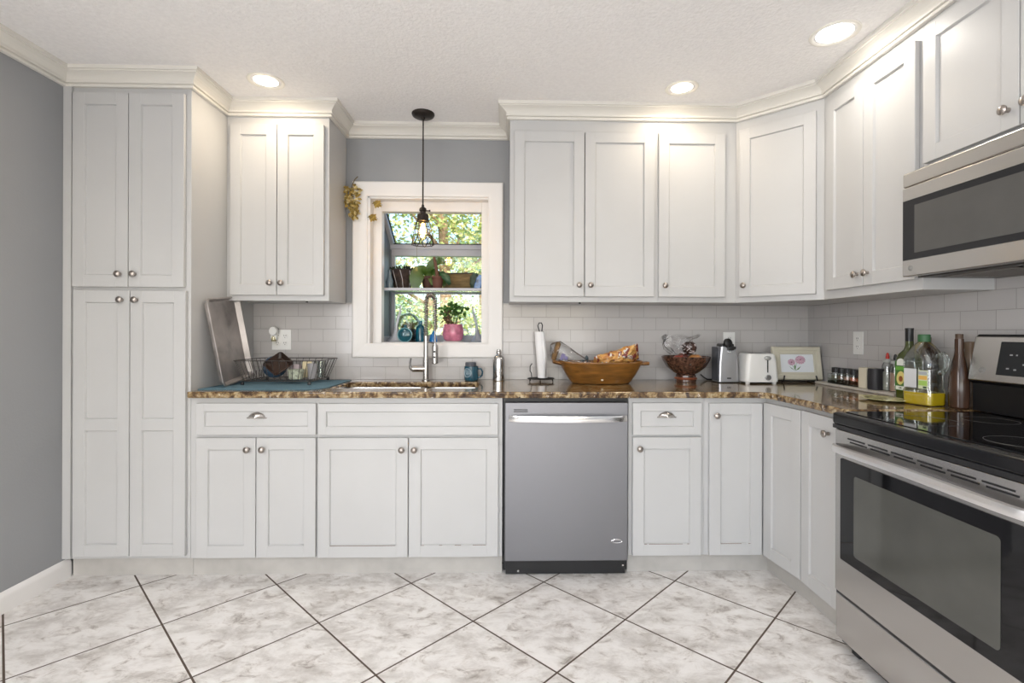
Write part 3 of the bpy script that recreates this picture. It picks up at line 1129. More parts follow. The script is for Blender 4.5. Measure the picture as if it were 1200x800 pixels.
def outlet(loc, rz, label, gangs=1, h=.125):
    w_ = .075 if gangs == 1 else .117
    t = thing('wall_outlet', label, 'outlet', loc, rz)
    MB().box((-w_ / 2, -.006, -h / 2), (w_ / 2, 0, h / 2), .0025).build('cover_plate', M_WHITEP, t)
    xs = (0,) if gangs == 1 else (-.023, .023)
    for x in xs:
        for z in (-.022, .022):
            so = MB().lathe([(.0, 0), (.0165, 0), (.0165, .003), (.015, .004), (0, .004)], M=Matrix.Translation((x, -.005, z)) @ Matrix.Rotation(R(90), 4, 'X')).build('socket', M_WHITEP, t)
            MB().box((x - .007, -.0095, z - .001), (x - .0045, -.0088, z + .008)).box((x + .0045, -.0095, z - .001), (x + .007, -.0088, z + .008)).box((x - .002, -.0095, z - .010), (x + .002, -.0088, z - .006)).build('slots', M_BLACK, so)
    return t


outlet((-1.398, -.0083, 1.170), 0, 'white double outlet plate on the tile behind the dish rack', 2)
outlet((XR - .0083, -.465, 1.168), R(-90), 'white outlet plate on the right tiled wall above the spice jars')
outlet((1.395, -.0083, 1.163), 0, 'white outlet plate on the back wall behind the can opener')
t = thing('air_freshener', 'white oval plug-in air freshener on the double outlet', 'air freshener', (-1.432, -.0190, 1.205))
b = MB()
b.lathe([(0, -.020), (.016, -.020), (.024, -.012), (.026, .0), (.022, .01), (0, .012)], M=Matrix.Translation((0, -.028, .018)) @ Matrix.Rotation(R(90), 4, 'X') @ Matrix.Scale(1.15, 4, (0, 1, 0)), n=28)
b.box((-.018, -.030, -.035), (.018, .0, .010), .006)
b.build('housing', M_WHITEP, t)
MB().lathe([(0, -.046), (.013, -.044), (.016, -.03), (.012, -.015), (0, -.014)], c=(0, -.022, 0)).build('oil_vial', clear_mat('pale_amber_glass', (.9, .85, .6), .15), t)

# ------------------------------------------------------------------ things left on the counter
t = tag(MB().prism([(-1.562, -.575), (-1.02, -.575), (-.96, -.53), (-.945, -.47), (-.945, -.09), (-1.562, -.09)], CT + .0002, CT + .005, bev=.0015).build('drying_mat', mat('teal_drying_mat', (.105, .20, .255), .85, var=.1, vscale=60, bump=.5, bscale=300)),
        'teal fabric drying mat under the dish rack', 'drying mat')
MAT = CT + .0055

# baking tray leaning on the pantry side
P0 = Vector((-1.497, -.50, MAT + .002))
V = (Vector((-1.556, -.545, 1.362)) - P0)
Vn = V.normalized()
U_ = Vector((-.03, 1, .02))
U_ = (U_ - U_.dot(Vn) * Vn).normalized()
N_ = U_.cross(Vn).normalized()
if N_.x < 0:
    N_ = -N_
MP = Matrix(((U_.x, Vn.x, N_.x, P0.x), (U_.y, Vn.y, N_.y, P0.y), (U_.z, Vn.z, N_.z, P0.z), (0, 0, 0, 1)))
b = MB()
PW, PH = .325, .455
o1 = rrect(0, 0, PW, PH, .025)
i1 = rrect(.012, .012, PW - .012, PH - .012, .02)
i2 = rrect(.0135, .0135, PW - .0135, PH - .0135, .02)
o0 = rrect(-.006, -.006, PW + .006, PH + .006, .028)
k1 = rrect(.0015, .0015, PW - .0015, PH - .0015, .025)
zz = lambda l, z: [(x, y, z) for x, y in l]
b.loft([zz(i1, .0), zz(o1, .024), zz(o0, .023), zz(o0, .027), zz(k1, .028), zz(i2, .0015)], M=MP)
o = b.build('baking_tray', steel_material('worn_aluminium', (.60, .56, .54), .52, (7, 7, 7)))
tag(o, 'worn aluminium baking tray leaning against the pantry side', 'tray')

# dish rack
t = thing('dish_rack', 'dark wire dish rack standing on the teal mat', 'dish rack', (-1.28, -.28, MAT))
b = MB()
rim = [(-1.482, -.405), (-1.025, -.405), (-1.025, -.085), (-1.482, -.085)]
bas = [(-1.448, -.375), (-1.065, -.375), (-1.065, -.115), (-1.448, -.115)]
zr, zb = 1.062, .950
wr = .0017


def loop(pts, z, r=.0028):
    q = []
    for i in range(4):
        a, c = Vector(pts[i]), Vector(pts[(i + 1) % 4])
        q += [(*(a + (c - a) * u), z) for u in (.04, .5, .96)]
    b.tube(q, r, 6, closed=True)


loop(rim, zr)
loop(bas, zb, .0022)


def lerp(p, q, u):
    return (p[0] + (q[0] - p[0]) * u, p[1] + (q[1] - p[1]) * u)


for e, n in ((0, 12), (1, 7), (2, 12), (3, 7)):
    for k in range(n):
        u = (k + .5) / n
        p, q = lerp(rim[e], rim[(e + 1) % 4], u), lerp(bas[e], bas[(e + 1) % 4], u)
        b.tube([(*p, zr), (*q, zb)], wr, 5)
        if e == 0:
            q2 = lerp(bas[3], bas[2], u)
            b.tube([(*q, zb), (*q2, zb)], wr, 5)
for k in range(9):
    u = (k + .5) / 9
    y = bas[0][1] + .26 * u
    b.tube([(-1.42 + .0 * k, y, zb), (-1.42, y, zb + .05), (-1.41, y + .01, zb + .05), (-1.41, y + .01, zb)], wr, 5)
b.build('wire_frame', M_WIRE, t, True)
for x, y in ((-1.440, -.385), (-1.080, -.385), (-1.080, -.105), (-1.440, -.105)):
    MB().box((x - .008, y - .006, MAT - .0002), (x + .008, y + .006, MAT + .016), .003).tube([(x, y, MAT + .012), (x, y, zb)], .002, 5).build('foot', M_BLACK, t, True)
# washed dishes
t0 = Matrix.Translation((-1.292, -.270, .957 + .066)) @ Matrix.Rotation(R(8), 4, 'Z') @ Matrix.Rotation(R(52), 4, 'X') @ Matrix.Rotation(R(47), 4, 'Z')
b = MB()
h = .062
b.loft([[(x, y, .006) for x, y in rrect(-h * .7, -h * .7, h * .7, h * .7, .02)], [(x, y, .03) for x, y in rrect(-h, -h, h, h, .018)], [(x, y, .030) for x, y in rrect(-h + .005, -h + .005, h - .005, h - .005, .016)],
        [(x, y, .011) for x, y in rrect(-h * .66, -h * .66, h * .66, h * .66, .02)]], M=t0)
tag(b.build('square_bowl', mat('brown_black_glaze', (.030, .016, .011), .3, var=.6, vscale=18, spec=.3)), 'dark brown square bowl propped on its corner in the dish rack', 'bowl')
t0 = Matrix.Translation((-1.350, -.205, .957 + .066)) @ Matrix.Rotation(R(20), 4, 'Z') @ Matrix.Rotation(R(70), 4, 'X')
b = MB().lathe([(0, .03), (.03, .03), (.055, .012), (.066, -.02), (.063, -.02), (.05, .010), (.028, .024), (0, .024)], M=t0, n=32)
tag(b.build('bowl', mat('blue_grey_glaze', (.045, .085, .14), .25, coat=.3)), 'blue-grey round bowl behind the dark square bowl in the rack', 'bowl')
b = MB().box((-.026, -.008, 0), (.026, .008, .095), .007)
o = b.build('sponge', mat('pale_yellow_sponge', (.72, .62, .40), .9, bump=.6, bscale=150))
o.matrix_basis = Matrix.Translation((-1.165, -.20, .9535)) @ Matrix.Rotation(R(8), 4, 'Z')
tag(o, 'pale yellow rectangular sponge standing in the dish rack', 'sponge')
b = MB().lathe([(0, 0), (.030, 0), (.036, .004), (.044, .055), (.042, .055), (.034, .006), (0, .005)], n=28)
o = b.build('small_bowl', mat('green_cream_ceramic', (.42, .44, .34), .3, var=.5, vscale=60, coat=.3))
o.matrix_basis = Matrix.Translation((-1.185, -.305, .9535))
tag(o, 'small mottled green and cream bowl at the front of the dish rack', 'bowl')
b = MB().lathe([(0, 0), (.026, 0), (.031, .095), (.029, .095), (.024, .004), (0, .004)], n=28)
o = b.build('drinking_glass', M_CLEAR)
o.matrix_basis = Matrix.Translation((-1.100, -.17, .9535))
tag(o, 'clear drinking glass standing at the right end of the dish rack', 'glass')
b = MB().lathe([(0, 0), (.024, 0), (.028, .085), (.026, .085), (.022, .004), (0, .004)], n=28)
o = b.build('drinking_glass', mat('grey_tumbler', (.33, .32, .33), .2, coat=.3))
o.matrix_basis = Matrix.Translation((-1.118, -.245, .9535))
tag(o, 'grey tumbler beside the clear glass in the dish rack', 'tumbler')
b = MB().lathe([(0, 0), (.024, .0), (.027, .075), (.025, .075), (.022, .004), (0, .004)], n=28)
o = b.build('cup', mat('pink_white_cup', (.66, .56, .58), .35))
o.matrix_basis = Matrix.Translation((-1.235, -.185, .9535))
tag(o, 'pale pink cup behind the bowls in the dish rack', 'cup')

# bowl in the sink
b = MB().lathe([(0, 0), (.04, 0), (.05, .006), (.078, .068), (.075, .068), (.046, .010), (0, .007)], n=36)
o = b.build('dish', mat('white_glazed_dish', (.82, .82, .84), .2, coat=.3))
o.matrix_basis = Matrix.Translation((-.30, -.245, .702 + .1)) 
tag(o, 'white bowl stacked in the right sink basin', 'bowl')
b = MB().lathe([(0, 0), (.045, 0), (.05, .004), (.085, .098), (.082, .098), (.046, .008), (0, .006)], n=36)
o = b.build('mixing_bowl', mat('pale_blue_plastic', (.35, .45, .70), .35))
o.matrix_basis = Matrix.Translation((-.30, -.245, .7022))
tag(o, 'blue plastic bowl under the white bowl in the right sink basin', 'bowl')

# faucet
t = thing('kitchen_faucet', 'brushed steel spring-coil faucet with pull-down spray head and side lever', 'faucet', (-.497, -.085, CT))
b = MB().lathe([(0, 0), (.024, 0), (.024, .006), (.018, .010), (.0175, .13), (.0155, .135), (.0145, .27), (.012, .275), (0, .275)], n=28)
b.build('body', M_STEEL, t)
b = MB()
arc = [(0, 0, .27)]
A0, top = .405, .435
R_ = .030
for k in range(0, 21):
    a = PI * k / 20
    arc.append((R_ * (1 - math.cos(a)), -.035 * (1 - math.cos(a)) / 2, .475 + .045 * math.sin(a) * 1.0 - .0))
arc.append((.060, -.037, .40))
arc.append((.060, -.038, .30))
arc.append((.060, -.038, .215))
b.tube(arc, .0055, 10)
ho = b.build('hose', M_STEEL, t)
# coil
dens = []
tot = [0]
for p, q in zip(arc, arc[1:]):
    tot.append(tot[-1] + (Vector(q) - Vector(p)).length)
L = tot[-1]


def on_arc(s):
    for i in range(len(arc) - 1):
        if s <= tot[i + 1] or i == len(arc) - 2:
            u = (s - tot[i]) / (tot[i + 1] - tot[i])
            return Vector(arc[i]).lerp(Vector(arc[i + 1]), u), (Vector(arc[i + 1]) - Vector(arc[i])).normalized()


coil = []
turns = 46
for k in range(turns * 10):
    s = .0 + (L - .09) * k / (turns * 10)
    p, d = on_arc(s)
    y_ = Vector((.3, 1, 0)).normalized()
    x_ = d.cross(y_).normalized()
    y_ = x_.cross(d)
    a = 2 * PI * k / 10
    coil.append(p + .0125 * (math.cos(a) * x_ + math.sin(a) * y_))
MB().tube(coil, .0027, 5).build('spring', mat('dark_steel_spring', (.22, .19, .165), .3, 1), ho)
b = MB().lathe([(0, .118), (.009, .118), (.011, .22), (.010, .228), (0, .228)], c=(.060, -.038, 0)).lathe([(0, .104), (.014, .104), (.0195, .109), (.020, .20), (.016, .218), (0, .22)], c=(.060, -.038, 0), n=24)
sh_ = b.build('spray_head', M_STEEL, t)
for z in (.178, .145):
    b = MB().lathe([(0, 0), (.0065, 0), (.006, .003), (0, .0035)], M=Matrix.Translation((.060, -.0565, z)) @ Matrix.Rotation(R(90), 4, 'X'), n=14)
    b.build('spray_button', M_BLACK, sh_)
b = MB().cyl((0, 0, .072), (-.080, -.01, .072), .0185, n=20)
b.tube([(-.076, -.01, .066), (-.091, -.012, .078), (-.094, -.014, .105), (-.089, -.016, .138)], .0055, 8, rr=[.014, .010, .0065, .006])
b.build('lever', M_STEEL, t)
b = MB().tube([(.0, .0, .235), (.03, -.02, .232), (.052, -.034, .228)], .0045, 8)
b.build('docking_arm', M_STEEL, t)

# mug and upside-down lid
t = thing('mug', 'dark teal mug with a pale round emblem beside the faucet', 'mug', (-.222, -.085, CT), R(0))
b = MB().lathe([(0, 0), (.036, 0), (.042, .005), (.0435, .03), (.043, .088), (.040, .088), (.0395, .03), (.034, .008), (0, .007)], n=36)
m_ = mat('teal_mug_glaze', (.012, .075, .115), .18, coat=.5)
b.build('cup', m_, t)
MB().tube([(.040, 0, .074), (.058, 0, .072), (.068, 0, .055), (.065, 0, .033), (.050, 0, .020), (.040, 0, .018)], .0055, 8).build('handle', m_, t)
b = MB()
Rm = .0438


def on_mug(a, z):
    return (Rm * math.sin(a), -Rm * math.cos(a), z)


for rr, s in ((.026, .0013), (.020, .0009)):
    b.tube([on_mug(-.55 + rr * math.cos(q) / Rm, .050 + rr * math.sin(q)) for q in [2 * PI * k / 32 for k in range(32)]], s, 5, closed=True)
for k in range(7):
    z = .038 + k * .004
    b.tube([on_mug(-.55 + (.012 * math.sin(k * .9 + 5 * u) * .5 + (u - .5) * .024) / Rm, z + .003 * math.sin(9 * u + k)) for u in [j / 8 for j in range(9)]], .0009, 4)
b.build('emblem', mat('emblem_pale', (.45, .58, .66), .4), t)
b = MB().lathe([(0, .0885), (.032, .0885), (.033, .092), (.033, .108), (.030, .112), (0, .112)], n=32, c=(-.004, 0, 0))
o = b.build('travel_lid', mat('grey_lid', (.10, .11, .13), .5, bump=.3))
o.location = (-.222, -.085, CT)
tag(o, 'dark grey round lid lying on top of the teal mug', 'lid')

t = thing('metal_bottle', 'shiny brushed steel bottle with a silver cap on the counter', 'bottle', (-.055, -.095, CT))
MB().lathe([(0, 0), (.034, 0), (.0365, .004), (.0365, .128), (.033, .142), (.022, .154), (.014, .160), (.013, .165), (0, .165)], n=36).build('flask', mat('mirror_steel', (.66, .65, .63), .12, 1), t)
MB().lathe([(0, .164), (.0145, .164), (.0155, .167), (.0155, .178), (.012, .182), (.012, .190), (0, .192)], n=20).build('cap', M_STEEL, t)

# paper towel holder and roll
t = thing('paper_towel_holder', 'dark wire paper towel stand between steel bottle and wooden bowl', 'paper towel holder', (.200, -.125, CT))
b = MB()
b.tube([(.078 * math.cos(2 * PI * k / 32), .06 * math.sin(2 * PI * k / 32), .018) for k in range(32)], .0035, 7, closed=True)
b.tube([(-.078, 0, .018), (.078, 0, .018)], .0035, 6)
for x, y in ((-.066, -.03), (.066, -.03), (0, .058)):
    b.tube([(x, y, .018), (x * 1.02, y, .008), (x * 1.06, y * 1.05, .002)], .004, 6)
b.build('base', M_BLACK, t)
b = MB().tube([(-.004, 0, .018), (-.010, 0, .30), (-.020, 0, .335), (-.012, 0, .352), (.002, 0, .352), (.008, 0, .337), (.004, 0, .30)], .0032, 8)
b.build('post', M_BLACK, t)
MB().tube([(-.055, 0, .018), (-.058, 0, .05), (-.066, 0, .062), (-.066, -.004, .09), (-.054, 0, .108)], .003, 7).build('side_arm', M_BLACK, t)
t = thing('paper_towel_roll', 'nearly used-up white paper towel roll on the wire stand', 'paper towel', (.200, -.125, CT + .0225))
b = MB()
rg = []
for z, dx in ((0, .008), (.03, .006), (.1, .001), (.2, -.006), (.277, -.011)):
    ring = []
    for k in range(40):
        a = 2 * PI * k / 40
        r = .0275 + .0012 * math.sin(3 * a + z * 20) + (.004 if k < 4 else 0)
        ring.append((dx + r * math.cos(a), r * math.sin(a), z))
    rg.append(ring)
rg += [[((p_[0] - sum(q_[0] for q_ in r_) / 40) * .3 + sum(q_[0] for q_ in r_) / 40, p_[1] * .3, p_[2]) for p_ in r_] for r_ in reversed(rg)]
rg.append(rg[0])
b.loft(rg, closed_ends=False)
b.build('roll', mat('white_paper', (.86, .86, .87), .9, bump=.4, bscale=180), t)
b = MB().faces([(.030, -.016, .0), (.034, -.020, .14), (.018, -.0245, .277), (-.003, -.0268, .277), (.012, -.028, .14), (.018, -.026, .0)], [(0, 1, 4, 5), (1, 2, 3, 4)])
o = b.build('loose_sheet', mat('white_paper', (.86, .86, .87), .9), t)
sm = o.modifiers.new('thick', 'SOLIDIFY')
sm.thickness = .001

# wooden dough bowl
t = thing('wooden_bowl', 'long honey-brown wooden dough bowl with end handles holding bread and chips', 'bowl', (.542, -.215, CT))
WOOD = mat('honey_brown_wood', (.20, .085, .016), .28, var=.35, vscale=9, coat=.35, stretch=(1, 4, 6))
b = MB()


def oval(a, c, z, n=48, pw=.75):
    return [(math.copysign(abs(math.cos(2 * PI * k / n)) ** pw * a, math.cos(2 * PI * k / n)), math.copysign(abs(math.sin(2 * PI * k / n)) ** pw * c, math.sin(2 * PI * k / n)), z + .006 * (abs(math.cos(2 * PI * k / n)) ** 3 if z > .1 else 0)) for k in range(n)]


b.loft([oval(.160, .082, 0), oval(.172, .092, .006), oval(.205, .115, .055), oval(.238, .132, .110), oval(.246, .136, .120), oval(.243, .134, .127), oval(.232, .126, .125), oval(.196, .100, .055), oval(.165, .078, .018)])
b.build('bowl_body', WOOD, t)
for s in (-1, 1):
    b = MB()
    b.loft([[(s * (.225 + .055 * u), y * (1 - .35 * u * u), z + .012 * u * (1 if s < 0 else .2)) for y, z in ((-.055, .112), (-.04, .104), (.04, .104), (.055, .112), (.045, .124), (-.045, .124))] for u in (0, .35, .7, .92, 1.0)])
    b.build('handle', WOOD, t)
MB().lathe([(0, 0), (.009, 0), (.007, .004), (0, .005)], M=Matrix.Translation((-.008, -.099, .030)) @ Matrix.Rotation(R(75), 4, 'X')).build('button', mat('pale_button', (.75, .66, .5), .3), t)

# bread in clear bag
t = thing('bread_bag', 'clear plastic bag with a dark bread heel in the left of the wooden bowl', 'bread bag', (.365, -.20, 1.036))
b = MB()
bpts = []
for k, (x, z, ry, rz_) in enumerate([(-.110, .075, .03, .045), (-.06, .075, .05, .055), (.0, .045, .055, .05), (.05, .020, .05, .04), (.10, .0, .035, .026), (.13, -.012, .012, .01)]):
    bpts.append([(x + .006 * math.sin(5 * a + k), ry * math.cos(a) * (1 + .12 * math.sin(4 * a + 2 * k)), z + rz_ * math.sin(a) * (1 + .1 * math.sin(5 * a + k))) for a in [2 * PI * j / 22 for j in range(22)]])
b.loft(bpts)
b.build('plastic_bag', M_FILM, t)
b = MB().box((-.014, -.045, -.055), (.012, .045, .055), .012, Matrix.Translation((-.082, 0, .075)) @ Matrix.Rotation(R(18), 4, 'Y'), 3)
b.build('bread_heel', mat('dark_bread_crust', (.20, .115, .045), .8, var=.4, vscale=40, bump=.5), t)
b = MB()
for (x, y, z, c) in ((-.045, -.052, .05, 0), (-.03, -.055, .035, 0), (-.055, -.05, .035, 0)):
    b.blob((x, y, z), .014, 1, .2, (1, .15, 1))
b.build('purple_print', mat('purple_print', (.17, .15, .30), .5), t)
b = MB().blob((.085, -.01, .0), .030, 2, .16, (1.2, .8, .55))
b.build('twisted_neck', mat('printed_bag_end', (.55, .40, .36), .5, var=.6, vscale=50), t)
b = MB().blob((.096, -.02, .036), .013, 1, .3, (1, .5, 1.1)).blob((.075, -.02, .02), .010, 1, .3, (1.8, .5, .8)).blob((.10, -.02, .012), .010, 1, .3, (.7, .5, 1.1))
b.build('black_print', mat('black_print', (.03, .05, .06), .5), t)

# chip bag
def snack_material():
    m, t, b = new_mat('printed_snack_foil')
    tc = t.nodes.new('ShaderNodeTexCoord')
    o_ = tc.outputs['Object']
    base = ramp(t, noise(t, o_, 22, 4, .5), [(.35, (.50, .20, .05)), (.5, (.66, .33, .09)), (.65, (.78, .52, .20))])
    n2 = noise(t, o_, 30, 2, .4)
    base = mixc(t, ramp(t, n2, [(0, (0,) * 3), (.56, (0,) * 3), (.58, (1,) * 3)]), base, (.22, .04, .03))
    n3 = noise(t, o_, 38, 2, .8)
    base = mixc(t, ramp(t, n3, [(0, (0,) * 3), (.60, (0,) * 3), (.62, (1,) * 3)]), base, (.75, .72, .66))
    t.links.new(base, b.inputs['Base Color'])
    b.inputs['Roughness'].default_value = .34
    bp = t.nodes.new('ShaderNodeBump')
    bp.inputs['Strength'].default_value = .9
    bp.inputs['Distance'].default_value = .012
    v = t.nodes.new('ShaderNodeTexVoronoi')
    v.inputs['Scale'].default_value = 28
    t.links.new(o_, v.inputs['Vector'])
    t.links.new(v.outputs['Distance'], bp.inputs['Height'])
    t.links.new(bp.outputs[0], b.inputs['Normal'])
    return m


t = thing('snack_bag', 'crumpled orange snack bag with red and white print in the wooden bowl', 'snack bag', (.640, -.205, 1.070))
ORG = snack_material()
Mb = Matrix.Rotation(R(-17), 4, 'Y') @ Matrix.Rotation(R(-50), 4, 'X')
b = MB()
rings = []
NU, NV = 20, 36
for k in range(NU):
    u = k / (NU - 1)
    x = -.135 + .265 * u
    th_ = .036 * (math.sin(PI * min(1, u * 1.02)) ** .55 if 0 < u < 1 else 0) + .0015
    hw = .058 + .010 * math.cos(2 * PI * u)
    if u < .05 or u > .95:
        hw = .064
    ring = []
    for j_ in range(NV):
        a = 2 * PI * j_ / NV
        c_, s_ = math.cos(a), math.sin(a)
        y = hw * math.copysign(abs(c_) ** .7, c_)
        z = th_ * s_ * (1 + .16 * math.sin(7 * u * 3 + 2 * a) + .12 * math.sin(11 * a + 14 * u)) + .003 * math.sin(30 * u + 9 * y / .06)
        ring.append((x + .005 * math.sin(y * 60), y, z))
    rings.append(ring)
b.loft(rings, M=Mb)
bag = b.build('bag', ORG, t, angle=18)
b = MB()
for k, (x, y, w_) in enumerate([(-.030, -.006, .017), (-.010, -.004, .015), (.009, -.002, .016), (.028, .001, .014)]):
    b.box((x - w_ / 2, y - .020, .0385), (x + w_ / 2, y + .016, .0405), .0005, Mb)
b.build('white_lettering', mat('white_print', (.80, .78, .74), .4), bag)
b = MB()
for k, (x, y) in enumerate([(-.026, -.004), (.004, .0), (.024, .003)]):
    b.box((x - .004, y - .010, .0402), (x + .004, y + .008, .0412), .0003, Mb)
b.build('dark_lettering', mat('black_print', (.03, .05, .06), .5), bag)
b = MB().box((.118, -.060, -.004), (.134, .060, .005), .001, Mb)
b.build('end_seal', mat('dark_red_foil', (.17, .03, .025), .4), bag)

# pedestal fruit bowl
t = thing('pedestal_bowl', 'dark red-brown mosaic pedestal bowl filled with fruit', 'bowl', (1.070, -.150, CT))
MOS = mat('mosaic_brown', (.085, .040, .026), .22, var=.95, vscale=75, coat=.4)
b = MB().lathe([(0, 0), (.058, 0), (.060, .006), (.058, .042), (.052, .047), (.075, .060), (.112, .090), (.136, .130), (.143, .154), (.139, .155), (.130, .130), (.105, .095), (.07, .070), (0, .062)], n=44)
b.build('bowl_body', MOS, t)
b = MB().tube([(.0595 * math.cos(2 * PI * k / 40), .0595 * math.sin(2 * PI * k / 40), .024) for k in range(40)], .008, 6, closed=True)
b.build('foot_band', mat('copper_band', (.32, .10, .05), .3, .4), t)
for i, (x, y, z, r, c, lab, kind) in enumerate([(-.055, -.04, .128, .040, (.28, .05, .03), 'red apple at the front left inside the mosaic bowl', 'apple'), (.040, -.045, .130, .042, (.45, .20, .06), 'orange-brown apple at the front right inside the mosaic bowl', 'apple'),
                                  (.0, .045, .135, .042, (.22, .06, .04), 'dark red apple at the back inside the mosaic bowl', 'apple'), (.018, -.008, .204, .044, (.05, .025, .018), 'very dark plum-brown fruit topping the pile in the mosaic bowl', 'avocado')]):
    q = thing(kind, lab, 'fruit', (1.070 + x, -.150 + y, CT + z), group='fruit in the mosaic bowl')
    MB().lathe([(0, -r * .80), (r * .35, -r * .90), (r * .8, -r * .55), (r, 0), (r * .88, r * .55), (r * .5, r * .85), (r * .2, r * .82), (0, r * .68)], n=28).build('flesh', mat('fruit_skin_' + 'abcd'[i], c, .3, var=.4, vscale=30, coat=.3), q)
    MB().tube([(0, 0, r * .66), (.003, 0, r * .95), (.006, 0, r * 1.1)], .0015, 6).build('stem', mat('stem_brown', (.12, .08, .04), .7), q)
# loose clear produce bag rising from the fruit
t = thing('produce_bag', 'crinkled clear plastic produce bag with netting lying on the fruit', 'plastic bag', (1.055, -.145, CT + .20))
b = MB()
rings = []
for k, (z, r, dx) in enumerate([(-.030, .062, -.01), (.0, .082, -.03), (.030, .088, -.04), (.055, .084, -.035), (.068, .092, -.03), (.080, .10, -.02)]):
    rings.append([(dx + r * math.cos(a) * (1 + .10 * math.sin(5 * a + k)) + (.03 if math.cos(a) > .5 and k > 3 else 0), r * .5 * math.sin(a) * (1 + .16 * math.sin(7 * a + 2 * k)), z + .008 * math.sin(6 * a + k)) for a in [2 * PI * j / 40 for j in range(40)]])
b.loft(rings, closed_ends=False)
b.build('bag', M_FILM, t)
b = MB()
for k in range(26):
    a, q_ = random.uniform(0, 6.28), random.uniform(.2, 1)
    x, y = .018 + .048 * q_ * math.cos(a), -.030 + .012 * q_ * math.sin(a)
    z = .002 + .026 * math.sin(a * 2)
    b.tube([(x, y - .02, z), (x + .012 * math.cos(k), y - .022, z + .008 * math.sin(k)), (x + .02 * math.cos(k * 2), y - .02, z + .010 * math.sin(k * 3))], .0016, 4)
b.build('netting', mat('pinkish_netting', (.62, .55, .55), .6), t)

# can opener
t = thing('electric_can_opener', 'tall silver electric can opener with black top lever', 'can opener', (1.308, -.155, CT))
b = MB()
b.loft([[(x, y, z) for x, y in rrect(-w1, -.05, w1, .05, .016)] for z, w1 in ((.004, .062), (.012, .0635), (.12, .060), (.206, .0515), (.214, .049))])
b.build('housing', mat('silver_plastic', (.50, .50, .52), .28, .75), t)
MB().box((-.0655, -.053, 0), (.0655, .053, .006), .002).build('base', M_BLACK, t)
MB().box((-.064, -.048, .01), (-.0555, .048, .212), .003).build('side_stripe', mat('dark_side', (.08, .085, .10), .4), t)
b = MB().lathe([(0, 0), (.024, 0), (.028, .006), (.026, .018), (.015, .024), (0, .025)], M=Matrix.Translation((-.012, -.045, .234)) @ Matrix.Rotation(R(80), 4, 'X') @ Matrix.Rotation(R(15), 4, 'Y'), n=24)
b.box((-.012, -.068, .192), (.026, -.040, .216), .007).tube([(-.01, -.05, .235), (.012, -.058, .212), (.034, -.058, .205)], .009, 8)
b.box((-.040, -.045, .208), (.035, .04, .232), .008)
b.build('lever', M_BLACK, t)
MB().cyl((.0, -.050, .182), (.0, -.062, .182), .007, .005).build('cutting_wheel', M_CHROME, t)
MB().box((-.012, -.0535, .024), (.012, -.0505, .031), .001).build('badge', M_BLACK, t)
MB().tube([(.020, .04, .20), (.045, .03, .212), (.062, .0, .180), (.0675, -.01, .10), (.067, .0, .03), (.070, .01, .006)], .0035, 8).build('power_cord', M_BLACK, t)
o = MB().tube([(1.205, -.035, CT + .036), (1.225, -.035, CT + .018), (1.245, -.04, CT + .0055), (1.32, -.045, CT + .0045), (1.35, -.055, CT + .0045)], .0042, 8).build('power_cord', M_BLACK)
tag(o, 'black power cord behind the can opener, running toward the mosaic bowl', 'cord')

# toaster
t = thing('toaster', 'white two-slice toaster seen from its lever end', 'toaster', (1.478, -.19, CT))
b = MB()
b.loft([[(x, y, z) for x, y in rrect(-w1, -d1, w1, d1, .022)] for z, w1, d1 in ((.010, .096, .075), (.016, .099, .077), (.05, .096, .077), (.13, .089, .074), (.164, .083, .070), (.174, .077, .064), (.176, .07, .055))])
body = b.build('shell', mat('white_enamel', (.80, .80, .78), .3, coat=.2), t)
for x in (-.078, .078):
    for y in (-.055, .055):
        MB().lathe([(0, 0), (.012, 0), (.014, .012), (0, .012)], c=(x, y, 0)).build('foot', M_WHITEP, t)
MB().box((-.080, -.060, .006), (.080, .060, .012)).build('base', M_BLACK, t)
b = MB()
b.prism(rrect(.026, .066, .032, .146, .0028), 0, .002, M=Matrix.Translation((0, -.0765, 0)) @ FACE_Y)
b.build('lever_slot', M_BLACK, t)
MB().lathe([(0, 0), (.012, 0), (.012, .012), (.009, .015), (0, .016)], M=Matrix.Translation((.029, -.070, .150)) @ Matrix.Rotation(R(90), 4, 'X') @ Matrix.Scale(1.5, 4, (1, 0, 0)), n=24).build('lever', mat('lever_grey', (.40, .41, .40), .35, .3), t)
MB().lathe([(0, 0), (.0165, 0), (.0165, .010), (.013, .016), (0, .017)], M=Matrix.Translation((.030, -.0745, .038)) @ Matrix.Rotation(R(90), 4, 'X'), n=28).build('browning_knob', mat('knob_grey', (.40, .41, .42), .25, .7), t)
b = MB()
for y in (-.022, .022):
    b.box((-.06, y - .008, .174), (.045, y + .008, .1768), .001)
b.build('bread_slots', M_BLACK, t)
o = MB().tube([(1.365, -.06, CT + .0042), (1.40, -.08, CT + .0042), (1.43, -.07, CT + .0042), (1.46, -.04, CT + .0042)], .0038, 8).build('power_cord', M_BLACK)
tag(o, 'black power cord lying on the counter between can opener and toaster', 'cord')

# framed flower picture on an easel
t = thing('framed_picture', 'cream framed picture of two pink flowers leaning on a small easel', 'picture', (1.735, -.185, CT + .016), R(-4))
TL = Matrix.Rotation(R(-10), 4, 'X')
b = MB()
FW, FH = .142, .200


def frame_ring(e, y):
    return [(-FW + e, y, e), (FW - e, y, e), (FW - e, y, FH - e), (-FW + e, y, FH - e)]


